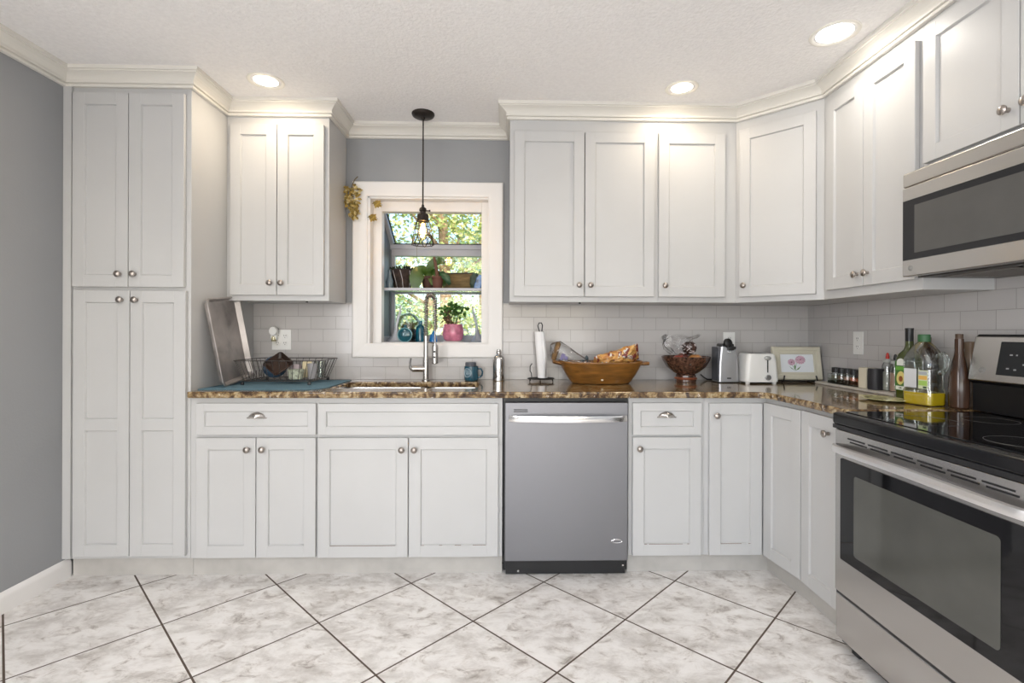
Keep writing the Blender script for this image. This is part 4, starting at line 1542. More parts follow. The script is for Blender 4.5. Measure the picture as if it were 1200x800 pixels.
b.loft([frame_ring(0, .012), frame_ring(0, -.004), frame_ring(.006, -.012), frame_ring(.022, -.011), frame_ring(.026, -.006), frame_ring(.034, -.006), frame_ring(.037, -.009), frame_ring(.044, -.008), frame_ring(.047, -.002)], closed_ends=False, M=TL)
b.faces(frame_ring(0, .012), [(0, 1, 2, 3)], TL)
b.build('frame', mat('cream_frame', (.60, .57, .46), .4), t)
b = MB().box((-FW + .046, -.003, .046), (FW - .046, .0, FH - .046), 0, TL)
pc = b.build('print', mat('pale_watercolour_paper', (.74, .77, .80), .6), t)
b = MB()
for cx, cz, r in ((-.032, .106, .021), (.020, .120, .028)):
    for k in range(14):
        a = 2 * PI * k / 14
        b.faces([(cx, -.0036, cz), (cx + r * math.cos(a - .2), -.0036, cz + r * .85 * math.sin(a - .2)), (cx + r * 1.12 * math.cos(a), -.0036, cz + r * .95 * math.sin(a)), (cx + r * math.cos(a + .2), -.0036, cz + r * .85 * math.sin(a + .2))], [(0, 1, 2, 3)], TL)
b.build('pink_petals', mat('dusty_pink', (.55, .33, .42), .6, var=.25, vscale=90), pc)
b = MB()
for cx, cz in ((-.032, .106), (.020, .120)):
    b.faces([(cx + .004 * math.cos(a), -.0040, cz + .0035 * math.sin(a)) for a in [2 * PI * k / 10 for k in range(10)]], [tuple(range(10))], TL)
b.build('flower_centres', mat('dark_rose', (.16, .04, .08), .6), pc)
b = MB()
for pts in ([(-.014, .055), (-.036, .073), (-.048, .082), (-.034, .066)], [(-.014, .055), (.006, .072), (.022, .084), (.008, .064)], [(-.014, .055), (-.020, .080), (-.014, .094), (-.009, .078)], [(-.015, .056), (-.013, .056), (-.002, .105), (-.004, .106)], [(-.015, .06), (-.013, .06), (-.031, .094), (-.033, .094)]):
    b.faces([(x, -.0034, z) for x, z in pts], [(0, 1, 2, 3)], TL)
b.build('green_leaves', mat('leaf_print_green', (.13, .24, .10), .6), pc)
t = thing('picture_easel', 'small dark easel carrying the framed flower picture', 'easel', (1.735, -.185, CT), R(-4))
b = MB()
for x in (-.098, .098):
    b.tube([(x, .085, .0035), (x, -.012, .012), (x, -.024, .010), (x * .98, -.028, .022), (x * .93, -.024, .044)], .0042, 7)
    b.tube([(x, -.004, .012), (x * .7, .05, .13)], .003, 6)
    b.tube([(x, .0, .010), (x, -.008, .0035)], .003, 6)
b.tube([(-.098, .0, .010), (.098, .0, .010)], .0035, 7)
b.build('easel_frame', M_BLACK, t)

# ------------------------------------------------------------------ right counter
LB = CT + .0155
o = MB().box((1.803, -.835, CT + .0002), (1.893, -.235, CT + .015), .004).build('serving_board', mat('pale_marble_board', (.56, .52, .46), .35, var=.12, vscale=20))
tag(o, 'long narrow pale stone board along the right wall under the jars', 'board')
t = thing('jar_rack', 'clear open tray holding the spice jars', 'rack', (1.852, -.452, LB))
b = MB()
b.box((-.034, -.121, 0), (.034, .124, .002)).box((-.034, -.121, 0), (-.0325, .124, .028)).box((.0325, -.121, 0), (.034, .124, .055)).box((-.034, .1225, 0), (.034, .124, .055)).box((-.034, -.121, 0), (.034, -.1195, .055))
b.build('tray', M_CLEAR, t)
for i, (y, c, lab) in enumerate([(-.355, (.16, .15, .08), 'spice jar with dark green herbs, farthest from the stove'), (-.404, (.22, .13, .08), 'spice jar with dark brown spice, second from the corner'),
                            (-.452, (.42, .24, .17), 'spice jar with pale pinkish-brown spice, middle of the row'), (-.500, (.55, .17, .07), 'spice jar with orange-red spice, second from the white block'),
                            (-.548, (.58, .15, .05), 'spice jar with bright orange-red spice, right beside the white block')]):
    q = thing('spice_jar', lab, 'jar', (1.850, y, LB + .0022), group='spice jars on the right counter')
    MB().lathe([(0, 0), (.0215, 0), (.0225, .003), (.0225, .048), (.019, .056), (.019, .062)], n=24, cap=False).build('glass', M_CLEAR, q)
    MB().lathe([(0, .002), (.0205, .002), (.0208, .040), (.0, .041)], n=20).build('spice', mat('spice_' + 'abcde'[i], c, .8, var=.3, vscale=200), q)
    MB().lathe([(0, .058), (.0215, .058), (.0222, .061), (.0222, .083), (.020, .086), (0, .086)], n=24).build('lid', M_BLACK, q)
o = MB().box((-.026, -.026, 0), (.026, .026, .105), .004).build('salt_box', mat('cream_block', (.70, .64, .50), .5))
o.matrix_basis = Matrix.Translation((1.842, -.606, LB)) @ Matrix.Rotation(R(6), 4, 'Z')
tag(o, 'cream rectangular block box between jars and the black canister', 'box')
t = thing('canister', 'matt black round canister on the stone board', 'canister', (1.840, -.670, LB))
MB().lathe([(0, 0), (.033, 0), (.034, .002), (.034, .094), (.033, .096)], n=32).build('tin', mat('matt_black', (.022, .021, .024), .5), t)
MB().lathe([(0, .0955), (.033, .0955), (.0335, .1), (.032, .104), (0, .104)], n=32).build('lid', mat('matt_black', (.022, .021, .024), .5), t)


def dropper(y, x, glass, liquid, tip, lab, hh):
    t = thing('dropper_bottle', lab, 'bottle', (x, y, LB))
    MB().lathe([(0, 0), (.023, 0), (.0245, .004), (.0245, hh * .62), (.021, hh * .70), (.017, hh * .74), (.017, hh * .76)], n=24, cap=False).build('glass', glass, t)
    MB().lathe([(0, .003), (.022, .003), (.022, hh * .5), (0, hh * .5)], n=20).build('liquid', liquid, t)
    MB().lathe([(0, hh * .745), (.019, hh * .745), (.0195, hh * .82), (.011, hh * .84), (0, hh * .84)], n=20).build('collar', mat('clear_collar', (.42, .44, .42), .3), t)
    MB().lathe([(0, hh * .83), (.007, hh * .83), (.0085, hh * .88), (.006, hh * .97), (.003, hh), (0, hh)], n=14).build('nozzle', tip, t)


dropper(-.704, 1.874, M_CLEAR, mat('grey_liquid', (.40, .39, .34), .3), mat('red_tip', (.50, .03, .02), .4), 'small clear squeeze bottle with a red tip', .185)
dropper(-.756, 1.872, M_CLEAR, mat('amber_pink_liquid', (.52, .33, .24), .3), M_BLACK, 'small amber squeeze bottle with a black tip', .180)

t = thing('oil_bottle', 'tall dark green oil bottle with an avocado label', 'bottle', (1.775, -.957, CT))
GG = mat('dark_green_bottle', (.045, .060, .006), .08, coat=.5)
b = MB()
b.loft([[(x, y, z) for x, y in rrect(-w1, -w1, w1, w1, min(w1 * .85, rr))] for z, w1, rr in ((0, .034, .012), (.006, .038, .014), (.185, .038, .014), (.205, .033, .02), (.225, .020, .018), (.240, .0155, .015), (.262, .0145, .014))])
b.build('glass_body', GG, t)
b = MB().lathe([(0, .262), (.0155, .262), (.0155, .312), (.0165, .313), (.0165, .320), (0, .321)], n=24)
b.build('cap', M_BLACK, t)
b = MB().box((-.0388, -.033, .045), (-.0378, .033, .175), .0002)
lb = b.build('label', mat('label_green', (.06, .17, .035), .5), t)
b = MB()
Mx2 = Matrix.Translation((-.0390, 0, 0)) @ Matrix.Rotation(R(-90), 4, 'Z') @ FACE_Y
b.faces([(.022 * math.cos(a), .172 + .018 * math.sin(a) - .004, 0) for a in [PI * k / 12 for k in range(13)]] + [(-.022, .155, 0), (.022, .155, 0)], [tuple(range(13)) + (13, 14)], Mx2)
b.build('white_cap_label', mat('label_white', (.78, .80, .76), .5), lb)
b = MB().box((-.027, .048, -.0002), (.027, .064, .0006), 0, Mx2)
b.build('white_band', mat('label_white', (.78, .80, .76), .5), lb)
b = MB().faces([(.022 * math.cos(a) + .003 * math.sin(a), .100 + .030 * math.sin(a), .0006) for a in [2 * PI * k / 24 for k in range(24)]], [tuple(range(24))], Mx2)
b.build('avocado_half', mat('avocado_cream', (.72, .62, .22), .5), lb)
b = MB().faces([(.011 * math.cos(a) + .002, .096 + .013 * math.sin(a), .0012) for a in [2 * PI * k / 20 for k in range(20)]], [tuple(range(20))], Mx2)
b.build('avocado_stone', mat('avocado_stone_brown', (.30, .10, .03), .4), lb)
b = MB().box((-.026, .134, .0002), (.026, .150, .0008), 0, Mx2)
b.build('bright_green_band', mat('label_bright_green', (.14, .38, .05), .5), lb)
b = MB()
add_text(b, 'OIL', .011, Mx2 @ Matrix.Translation((0, .056, .0012)))
b.build('lettering', mat('label_dark_text', (.04, .08, .04), .5), lb)

t = thing('oil_jug', 'large clear plastic oil jug, green cap, golden oil in the bottom', 'jug', (1.735, -1.082, CT), R(-78))
b = MB()


def sq(w1, d1, r, z, n=6):
    return [(x, y, z) for x, y in rrect(-w1, -d1, w1, d1, r, n)]


jug = [(0, .057, .043, .018), (.006, .060, .047, .02), (.060, .061, .048, .02), (.072, .056, .044, .02), (.150, .056, .044, .02), (.158, .061, .048, .02), (.190, .061, .048, .024), (.215, .053, .043, .028), (.245, .036, .034, .030), (.262, .020, .020, .0195), (.268, .0195, .0195, .0192)]
b.loft([sq(w1, d1, r, z) for z, w1, d1, r in jug], closed_ends=False)
b.faces(sq(.057, .043, .018, 0), [tuple(range(28))])
b.build('plastic_body', M_CLEAR, t)
b = MB().loft([sq(.055, .041, .018, .003), sq(.0585, .0455, .019, .008), sq(.0595, .0465, .019, .052), sq(.0595, .0465, .019, .054)])
b.build('oil', mat('golden_oil', (1.0, .74, .03), .05, trans=.35, coat=.3), t)
MB().lathe([(0, .262), (.0205, .262), (.0215, .265), (.0215, .290), (.019, .293), (0, .293)], n=28).build('cap', mat('green_cap', (.035, .12, .045), .45), t)
MB().tube([(.055, 0, .205), (.078, 0, .215), (.088, 0, .195), (.086, 0, .16), (.075, 0, .14), (.062, 0, .135)], .010, 8).build('handle', M_CLEAR, t)
MB().box((-.048, -.0470, .072), (.004, -.0448, .150), .001).build('back_label', mat('pale_label', (.60, .61, .62), .5), t)
lb = MB().box((.012, -.0470, .070), (.050, -.0448, .146), .001).build('front_label', mat('pale_yellow_label', (.62, .66, .45), .5), t)
MB().box((.014, -.0476, .108), (.048, -.0468, .124)).build('orange_band', mat('label_orange', (.70, .42, .10), .5), lb)
MB().box((.014, -.0476, .084), (.048, -.0468, .104)).build('green_band', mat('label_green_light', (.35, .55, .12), .5), lb)
MB().box((.032, -.0476, .073), (.046, -.0468, .081)).build('barcode', mat('label_dark_text', (.04, .08, .04), .5), lb)
MB().box((.014, -.0476, .128), (.048, -.0468, .142)).build('grey_band', mat('label_grey', (.40, .43, .46), .5), lb)


def dark_bottle(x, y, lab, col, prof):
    t = thing('glass_bottle', lab, 'bottle', (x, y, CT))
    MB().lathe(prof, n=32).build('bottle_body', mat('bottle_' + lab.split()[0] + lab.split()[1], col, .12, var=.35, vscale=8, spec=.4), t)
    MB().lathe([(0, prof[-1][1] - .002), (.0125, prof[-1][1] - .002), (.013, prof[-1][1] + .02), (0, prof[-1][1] + .021)], n=20).build('stopper', mat('dark_cork', (.09, .055, .035), .6), t)


dark_bottle(1.864, -.950, 'round-shouldered dark bottle standing behind the oil jug', (.03, .012, .008), [(0, 0), (.034, 0), (.037, .004), (.037, .20), (.032, .225), (.016, .245), (.013, .26), (0, .26)])
dark_bottle(1.800, -1.173, 'slim dark brown bottle just left of the stove back panel', (.06, .030, .018), [(0, 0), (.028, 0), (.033, .005), (.035, .06), (.033, .12), (.024, .175), (.0165, .210), (.0145, .23), (.0145, .275), (0, .275)])

o = MB().lathe([(0, 0), (.05, 0), (.085, .006), (.105, .010), (.104, .012), (.083, .009), (.05, .004), (0, .004)], n=44).build('glass_plate', mat('speckled_green_glass', (.50, .47, .24), .08, var=.5, vscale=28, coat=.4))
o.matrix_basis = Matrix.Translation((1.655, -.955, CT + .0003)) @ Matrix.Scale(.72, 4, (1, 0, 0))
tag(o, 'flat oval green-gold glass spoon rest on the counter before the oil bottles', 'plate')
o = MB().lathe([(0, 0), (.024, 0), (.028, .004), (.030, .08), (.024, .12), (.018, .15), (.020, .235), (.024, .262), (.021, .264), (.016, .235), (0, .2)], n=28).build('tall_vase', mat('brown_glass_vase', (.26, .18, .12), .12, coat=.4, var=.3, vscale=6))
o.location = (1.871, -1.148, CT)
tag(o, 'brown flared-neck vase behind the slim dark bottle at the stove panel', 'vase')

# ------------------------------------------------------------------ dried leaf spray on the window corner
t = thing('dried_floral_spray', 'dried golden leaf spray hung at the top left corner of the window', 'dried flowers', (-.955, -.03, 2.02))
GOLD = mat('dried_gold_leaf', (.42, .30, .08), .6, var=.5, vscale=40)
PALE = mat('dried_pale_leaf', (.66, .55, .28), .6, var=.3, vscale=40)
b = MB()
b.tube([(.028, -.004, .155), (.012, -.010, .135), (.000, -.015, .105), (-.01, -.02, .06), (.0, -.02, -.02), (.010, -.02, -.09)], .003, 6)
st = b.build('stem', mat('dried_stem', (.13, .09, .04), .8), t)


def leaf(b, c, L, w_, yaw_, pitch, roll):
    M = Matrix.Translation(c) @ Matrix.Rotation(yaw_, 4, 'Y') @ Matrix.Rotation(pitch, 4, 'X') @ Matrix.Rotation(roll, 4, 'Z')
    vs = [(0, 0, 0), (w_, -.004, L * .35), (w_ * .8, -.006, L * .7), (0, .0, L), (-w_ * .8, -.006, L * .7), (-w_, -.004, L * .35), (0, .004, L * .5)]
    b.faces(vs, [(0, 1, 6), (1, 2, 6), (2, 3, 6), (3, 4, 6), (4, 5, 6), (5, 0, 6)], M)


for nm, mm, cnt in (('gold_leaves', GOLD, 110), ('pale_leaves', PALE, 60)):
    b = MB()
    for k in range(cnt):
        u = random.random()
        z = .085 - .185 * u
        wdt = .045 if u < .5 else .045 * (1.5 - u) * .75
        x = random.uniform(-1, 1) * wdt + (-.012 if u < .55 else .008)
        y = -.020 + random.uniform(-.012, .006)
        leaf(b, (x, y, z), random.uniform(.018, .034), random.uniform(.005, .009), random.uniform(0, 2 * PI), random.uniform(-.5, .1), random.uniform(-.4, .4))
    b.build(nm, mm, t, smooth=False)
for (x, z, lab) in ((-.808, 2.010, 'upper dried golden blossom pinned to the window casing corner'), (-.836, 1.925, 'lower dried golden blossom pinned to the window casing corner')):
    t = thing('dried_blossom', lab, 'dried flower', (x, -.022, z))
    b = MB()
    for k in range(9):
        leaf(b, (0, -.006 - .001 * (k % 3), 0), .026 + .006 * (k % 2), .008, k * .72, -.25, 0)
    b.build('petals', GOLD, t, smooth=False)
    MB().tube([(-.035, .003, .004), (-.01, -.005, .0), (.03, .0, -.006)], .0015, 5).build('stem', mat('dried_stem', (.13, .09, .04), .8), t)

# ------------------------------------------------------------------ things in the window
SEAT = BZ0 + .0004
PINK = mat('pink_glazed_pot', (.62, .20, .30), .25, var=.3, vscale=26, coat=.4)
t = thing('potted_plant', 'leafy green plant in a pink patterned pot on the window seat', 'plant', (-.368, .24, SEAT))
MB().lathe([(0, 0), (.064, 0), (.070, .004), (.070, .008), (.058, .010), (0, .010)], n=32).build('saucer', mat('white_saucer', (.74, .72, .70), .3), t)
MB().lathe([(0, .0105), (.052, .0105), (.062, .020), (.071, .055), (.069, .095), (.062, .122), (.057, .122), (.055, .105), (0, .105)], n=36).build('pot', PINK, t)
b = MB()
for k in range(9):
    a = 2 * PI * k / 9
    b.tube([(.01 * math.cos(a), .01 * math.sin(a), .104), (.03 * math.cos(a), .03 * math.sin(a), .16), (.06 * math.cos(a), .05 * math.sin(a), .20 + .01 * (k % 3))], .002, 5)
b.build('stems', mat('plant_stem', (.08, .14, .04), .6), t)
for nm, mm, cnt in (('green_leaves', mat('houseplant_green', (.07, .17, .03), .45, var=.3, vscale=30), 90), ('reddish_leaves', mat('houseplant_red', (.17, .10, .05), .5), 25)):
    b = MB()
    for k in range(cnt):
        a = random.uniform(0, 2 * PI)
        if nm == 'reddish_leaves':
            a = random.uniform(2.6, 3.9)
        r = random.uniform(.01, .078)
        z = .215 + .04 * (1 - r / .08) + random.uniform(-.055, .025)
        if nm == 'reddish_leaves':
            z = .17 + random.uniform(-.035, .03)
        leaf(b, (r * math.cos(a) * 1.15, r * math.sin(a), z), random.uniform(.025, .042), random.uniform(.009, .014), random.uniform(0, 2 * PI), random.uniform(-1.2, 1.2), a)
    b.build(nm, mm, t, smooth=False)

t = thing('round_bottle', 'flat round teal glass bottle on the window seat', 'bottle', (-.684, .21, SEAT))
TEAL = mat('teal_glass', (.01, .17, .23), .08, trans=.5, coat=.3)
b = MB().lathe([(0, -.018), (.035, -.018), (.047, -.010), (.049, 0), (.047, .010), (.035, .018), (0, .018)], M=Matrix.Translation((0, 0, .0495)) @ Matrix.Rotation(R(90), 4, 'X'), n=36)
b.build('glass_disc', TEAL, t)
MB().tube([(.046 * math.cos(2 * PI * k / 36), -.014, .0495 + .046 * math.sin(2 * PI * k / 36)) for k in range(36)], .003, 6, closed=True).build('raised_rim', mat('pale_teal_glass', (.20, .42, .46), .1, coat=.4), t)
MB().lathe([(.012, .092), (.010, .108), (.013, .113), (.009, .114), (.007, .095)], n=20, cap=False).build('neck', TEAL, t)
b = MB().lathe([(0, 0), (.029, 0), (.032, .005), (.032, .088), (.026, .106), (.012, .118), (.011, .140), (.014, .145), (0, .146)], n=28)
o = b.build('tall_bottle', mat('deep_teal_glass', (.005, .13, .21), .08, trans=.4, coat=.3))
o.location = (-.584, .225, SEAT)
tag(o, 'tall teal glass bottle beside the round one on the window seat', 'bottle')
b = MB().lathe([(0, 0), (.024, 0), (.027, .006), (.022, .045), (.008, .068), (.0, .085)], n=28)
o = b.build('glass_drop', mat('bright_blue_glass', (.005, .22, .62), .08, trans=.3, coat=.3))
o.location = (-.499, .225, SEAT)
tag(o, 'small bright blue glass drop ornament on the window seat', 'ornament')
t = thing('glass_cloche', 'clear glass dome with a knob over a dark plant on the window seat', 'cloche', (-.690, .350, SEAT))
MB().lathe([(.088, .006), (.088, .10), (.080, .145), (.055, .180), (.025, .197), (0, .201)], n=36, cap=False).build('dome', M_CLEAR, t)
MB().lathe([(0, .198), (.007, .200), (.006, .208), (.013, .218), (.011, .230), (0, .236)], n=20).build('knob', M_CLEAR, t)
MB().lathe([(0, 0), (.093, 0), (.095, .003), (.095, .006), (0, .006)], n=36).build('base', mat('dark_wood_base', (.05, .03, .02), .5), t)
b = MB().blob((0, 0, .055), .07, 3, .12, (1, 1, .62))
b.build('moss', mat('dark_moss', (.03, .028, .014), .9, var=.6, vscale=50, bump=.8, bscale=90), t)
b = MB()
for k in range(50):
    a, r = random.uniform(0, 6.28), random.uniform(0, .055)
    leaf(b, (r * math.cos(a), r * math.sin(a), .09 + random.uniform(-.01, .03)), .03, .008, random.uniform(-1, 1), random.uniform(-1, 1), a)
b.build('leaves', mat('olive_leaf', (.22, .20, .06), .6), t, smooth=False)


def stretched_glass(x, y, lab, s):
    """pulled-glass vase: broad wavy foot drawn up into a thin neck"""
    b = MB()
    rings = []
    for k, (z, r, dx) in enumerate([(0, .040, 0), (.010, .050, -.004), (.024, .034, 0), (.045, .020, .004), (.075, .012, .008), (.115, .008, .012), (.16, .011, .022), (.20, .008, .034), (.25, .004, .040)]):
        rings.append([(s * dx + r * math.cos(a) * (1 + .25 * math.sin(3 * a) * (1 if k < 3 else 0)), r * .7 * math.sin(a), z) for a in [2 * PI * j / 20 for j in range(20)]])
    b.loft(rings)
    o = b.build('glass_vase', mat('milky_glass', (.62, .64, .70), .1, trans=.35, coat=.4))
    o.location = (x, y, SEAT)
    tag(o, lab, 'vase')


stretched_glass(-.752, .205, 'milky pulled-glass vase at the left end of the window seat', 1)
stretched_glass(-.205, .330, 'milky pulled-glass vase at the right end of the window seat', -1)

SHF = SH + .0045
t = thing('orchid_basket', 'dark moss-lined pot with pale wires at the left of the window shelf', 'pot', (-.722, .30, SHF))
MB().lathe([(0, 0), (.045, 0), (.058, .02), (.072, .11), (.075, .135), (.068, .14), (0, .12)], n=28).build('pot', mat('dark_peat', (.035, .022, .018), .85, var=.5, vscale=40, bump=.7, bscale=60), t)
b = MB()
for a in (-2.3, -1.57, -.7, .4, 1.6, 2.8):
    b.tube([(.078 * math.cos(a), .078 * math.sin(a), .13), (.070 * math.cos(a + .2), .070 * math.sin(a + .2), .07), (.052 * math.cos(a + .3), .052 * math.sin(a + .3), .006)], .0028, 5)
b.build('pale_roots', mat('pale_root', (.42, .40, .42), .7), t)
b = MB()
for k in range(60):
    a, r = random.uniform(0, 6.28), random.uniform(.03, .08)
    leaf(b, (r * math.cos(a), r * math.sin(a), .12 + random.uniform(0, .03)), .03, .006, random.uniform(-1.2, 1.2), random.uniform(-1, 1), a)
b.build('moss', mat('dark_green_moss', (.03, .04, .015), .8), t, smooth=False)


def big_leaf(b, pts, ws, nrm=(0, -1, 0)):
    """broad strap leaf along pts with half-widths ws"""
    pts = [Vector(p) for p in pts]
    L_, C_, R2 = [], [], []
    for i, p in enumerate(pts):
        d = (pts[min(i + 1, len(pts) - 1)] - pts[max(i - 1, 0)]).normalized()
        s_ = d.cross(Vector(nrm)).normalized()
        L_.append(p + s_ * ws[i] + Vector(nrm) * .006)
        C_.append(p)
        R2.append(p - s_ * ws[i] + Vector(nrm) * .006)
    n = len(pts)
    b.faces(L_ + C_ + R2, [(i, i + 1, n + i + 1, n + i) for i in range(n - 1)] + [(n + i, n + i + 1, 2 * n + i + 1, 2 * n + i) for i in range(n - 1)])


LEAF = mat('orchid_leaf_green', (.055, .12, .014), .35, var=.25, vscale=12, coat=.2)
t = thing('potted_orchid', 'orchid with broad drooping green leaves in a terracotta pot on the window shelf', 'plant', (-.545, .315, SHF))
MB().lathe([(0, 0), (.036, 0), (.048, .075), (.054, .078), (.054, .095), (.048, .096), (.046, .08), (0, .08)], n=28).build('pot', mat('dark_terracotta', (.065, .028, .020), .7), t)
for nm, pts, ws in (('leaf', [(0, 0, .10), (-.03, -.03, .150), (-.065, -.05, .125), (-.080, -.06, .06), (-.082, -.06, .004)], [.014, .042, .056, .052, .020]),
                    ('leaf', [(0, 0, .10), (.0, -.03, .155), (.05, -.04, .195), (.09, -.05, .205), (.118, -.05, .180)], [.012, .028, .034, .030, .010]),
                    ('leaf', [(0, 0, .10), (.03, .0, .14), (.055, -.02, .115), (.09, -.03, .06), (.12, -.03, .03)], [.014, .028, .034, .032, .012]),
                    ('leaf', [(0, 0, .1), (-.01, -.03, .13), (.02, -.05, .08), (.035, -.055, .03)], [.01, .018, .018, .008])):
    b = MB()
    big_leaf(b, pts, ws)
    o = b.build(nm, LEAF, t, angle=60)
    sm = o.modifiers.new('thick', 'SOLIDIFY')
    sm.thickness = .0025
    ss = o.modifiers.new('round', 'SUBSURF')
    ss.levels = ss.render_levels = 2
b = MB().tube([(-.084, .01, .33), (-.084, .01, .22), (-.06, .005, .14), (0, 0, .09)], .0016, 5)
b.tube([(.06, -.02, .17), (.066, -.03, .10), (.075, -.04, .06)], .0018, 5)
b.build('stem', mat('thin_stake', (.25, .24, .16), .6), t)
t = thing('terracotta_pot', 'small reddish terracotta pot with a trailing cutting on the window shelf', 'pot', (-.470, .215, SHF))
MB().lathe([(0, 0), (.030, 0), (.036, .07), (.040, .072), (.040, .085), (.034, .086), (0, .08)], n=28).build('pot', mat('reddish_terracotta', (.12, .045, .030), .7), t)
b = MB().tube([(0, 0, .08), (-.006, -.01, .13), (-.018, -.01, .19), (-.024, -.01, .215)], .008, 7, rr=[.014, .012, .010, .008])
b.build('stump', mat('brown_stump', (.14, .07, .045), .8), t)
b = MB()
big_leaf(b, [(.0, 0, .10), (.03, -.02, .10), (.065, -.03, .075), (.085, -.03, .03)], [.012, .022, .022, .010])
o = b.build('leaf', mat('dark_leaf', (.03, .08, .03), .4), t)
o.modifiers.new('thick', 'SOLIDIFY').thickness = .003
t = thing('planter_box', 'weathered brown wooden planter box at the right of the window shelf', 'planter', (-.335, .34, SHF), R(-8))
b = MB()
PB = mat('weathered_planter_wood', (.17, .115, .045), .75, var=.45, vscale=14, stretch=(1, 1, 5))
b.box((-.105, -.05, 0), (.105, -.042, .115), .002).box((-.105, .042, 0), (.105, .05, .115), .002).box((-.105, -.05, 0), (-.097, .05, .115), .002).box((.097, -.05, 0), (.105, .05, .115), .002).box((-.1, -.045, 0), (.1, .045, .008))
b.build('box', PB, t)
MB().box((-.108, -.054, .112), (.108, -.040, .121), .002).box((-.108, .040, .112), (.108, .054, .121), .002).build('rim', mat('dark_rim', (.03, .022, .015), .6), t)
MB().box((-.096, -.041, .01), (.096, .041, .095)).build('soil', mat('soil', (.04, .028, .02), .95), t)
b = MB().blob((0, 0, .058), .058, 3, .12, (.62, .5, 1.0))
o = b.build('stone_ornament', mat('dark_green_stone', (.05, .085, .06), .6, var=.4, vscale=18))
o.location = (-.222, .250, SHF)
tag(o, 'rounded dark green stone ornament at the right end of the window shelf', 'ornament')
b = MB()
BL = mat('blue_white_glass', (.10, .22, .50), .15, var=.8, vscale=25, coat=.4)
b.loft([[(x, y, z) for x, y in rrect(-w1 + .25 * z, -.012, w1 + .25 * z, .012, .008)] for z, w1 in ((0, .024), (.03, .026), (.07, .024), (.095, .012))])
o = b.build('glass_ornament', BL)
o.location = (-.206, .198, SHF)
tag(o, 'blue and white striped glass ornament leaning at the right end of the shelf', 'ornament')
b = MB().lathe([(0, 0), (.020, 0), (.026, .05), (.014, .085), (.010, .12), (.013, .126), (0, .126)], n=22)
o = b.build('small_vase', mat('grey_blue_glass', (.13, .18, .22), .15, coat=.3))
o.location = (-.789, .215, SHF)
tag(o, 'small grey-blue vase at the far left of the window shelf', 'vase')

# ------------------------------------------------------------------ garden outside
o = struct('ground', MB().box((-30, .9, -.9), (30, 60, -.8)), mat('lawn', (.14, .22, .05), .9, var=.3, vscale=2))
o['label'] = 'lawn behind the house'
LF = [mat('tree_leaf_bright', (.55, .60, .22), .6, var=.3, vscale=3, trans=0), mat('tree_leaf_mid', (.28, .40, .16), .6, var=.3, vscale=3), mat('tree_leaf_blue', (.26, .38, .32), .6, var=.3, vscale=3), mat('tree_leaf_gold', (.75, .66, .34), .6, var=.3, vscale=3)]


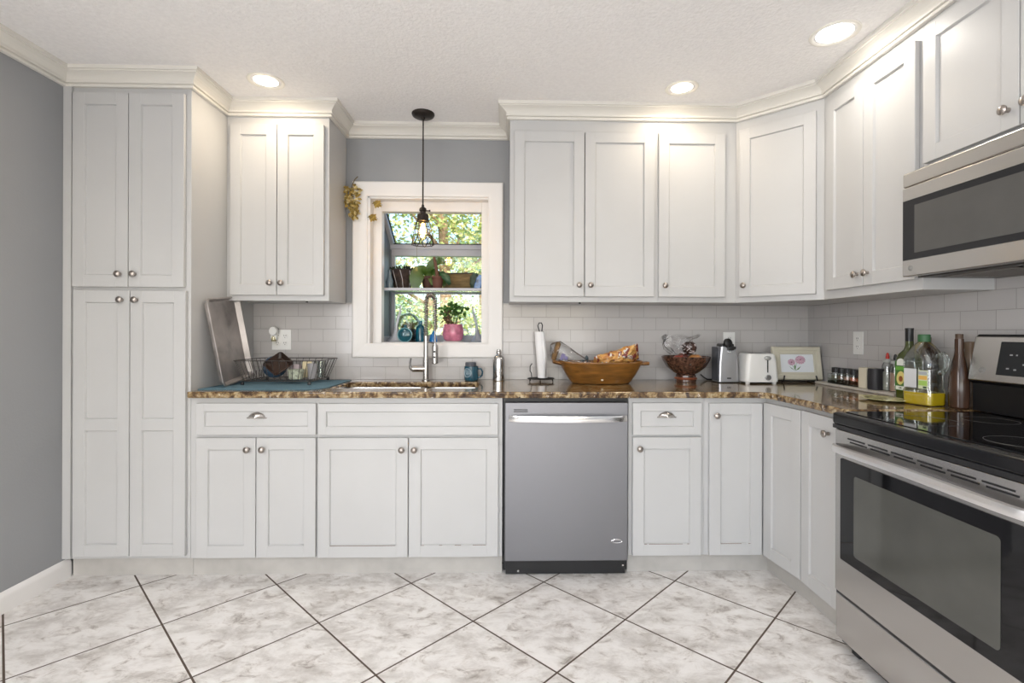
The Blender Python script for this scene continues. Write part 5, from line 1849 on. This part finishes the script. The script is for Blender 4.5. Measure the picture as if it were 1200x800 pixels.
def tree(name, lab, cat, x, y, z0, zc, rx, rz_, n, weights, lsize, trunk_r=.0, bark=None):
    t = thing(name, lab, cat, (x, y, z0), group='trees and shrubs outside the window')
    b = MB()
    for m in LF:
        b.use(m)
    for k in range(n):
        d = Vector((random.gauss(0, 1), random.gauss(0, 1), random.gauss(0, 1))).normalized() * random.uniform(.35, 1) ** .5
        c = Vector((d.x * rx, d.y * rx * .8, zc - z0 + d.z * rz_))
        # leaves gather in clumps
        c += Vector((math.sin(c.x * 3.1 + c.z * 2), math.sin(c.y * 3), math.sin(c.z * 3.3 + c.x))) * rx * .10
        L_ = lsize * random.uniform(.6, 1.3)
        ax = Vector((random.uniform(-1, 1), random.uniform(-1, 1), random.uniform(-.6, .6))).normalized()
        bx_ = ax.cross(Vector((random.uniform(-1, 1), random.uniform(-1, 1), random.uniform(-1, 1)))).normalized()
        b.mi = random.choices(range(4), weights)[0]
        vs = [b.bm.verts.new(c + q) for q in (-ax * L_, -ax * L_ * .2 + bx_ * L_ * .5, ax * L_, -ax * L_ * .2 - bx_ * L_ * .5)]
        f = b.bm.faces.new(vs)
        f.material_index = b.mi
    b.build('foliage', None, t, smooth=False)
    if trunk_r:
        b = MB()
        h_ = zc - z0
        b.tube([(0, 0, 0), (.05, 0, h_ * .5), (-.05, .05, h_), (.1, .0, h_ + rz_ * .7)], trunk_r, 10, rr=[trunk_r * 1.2, trunk_r, trunk_r * .8, trunk_r * .35])
        for k in range(5):
            a = k * 1.3
            b.tube([(0, 0, h_ * (.6 + .1 * k)), (rx * .35 * math.cos(a), rx * .35 * math.sin(a), h_ * (.75 + .1 * k)), (rx * .7 * math.cos(a), rx * .6 * math.sin(a), h_ * (.85 + .12 * k))], trunk_r * .3, 6, rr=[trunk_r * .4, trunk_r * .25, trunk_r * .1])
        b.build('trunk', bark, t)
    return t


BK = mat('tree_bark', (.30, .19, .11), .9, var=.4, vscale=6, bump=.5, bscale=12)
G0 = -.8
tree('garden_tree', 'broad bright yellow-green tree seen through the upper right window glass', 'tree', -1.5, 8.6, G0, 4.0, 1.9, 1.7, 6480, (6, 3, 2, 3), 0.0638, .14, BK)
tree('garden_tree', 'bluish-green tree at the upper left behind the window', 'tree', -4.9, 10.8, G0, 3.7, 1.6, 1.8, 4680, (3, 4, 6, 1), 0.0600, .12, BK)
tree('garden_tree', 'dense mid-green tree far behind the lower window glass', 'tree', -2.7, 14.5, G0, 2.4, 2.9, 2.2, 7560, (3, 5, 6, 1), 0.0750, .2, BK)
tree('garden_tree', 'tall golden-lit tree farther off, seen between the nearer crowns', 'tree', -1.2, 20.0, G0, 5.6, 3.4, 3.6, 5760, (5, 3, 3, 4), 0.0900, .2, BK)
tree('garden_shrub', 'green shrub outside the lower right of the window', 'shrub', -1.0, 6.6, G0, .9, .8, .95, 1980, (5, 5, 2, 0), 0.0450)
tree('garden_shrub', 'dark leafy shrub outside the lower left of the window', 'shrub', -2.6, 7.6, G0, 1.0, 1.1, 1.0, 2700, (2, 5, 4, 0), 0.0450)
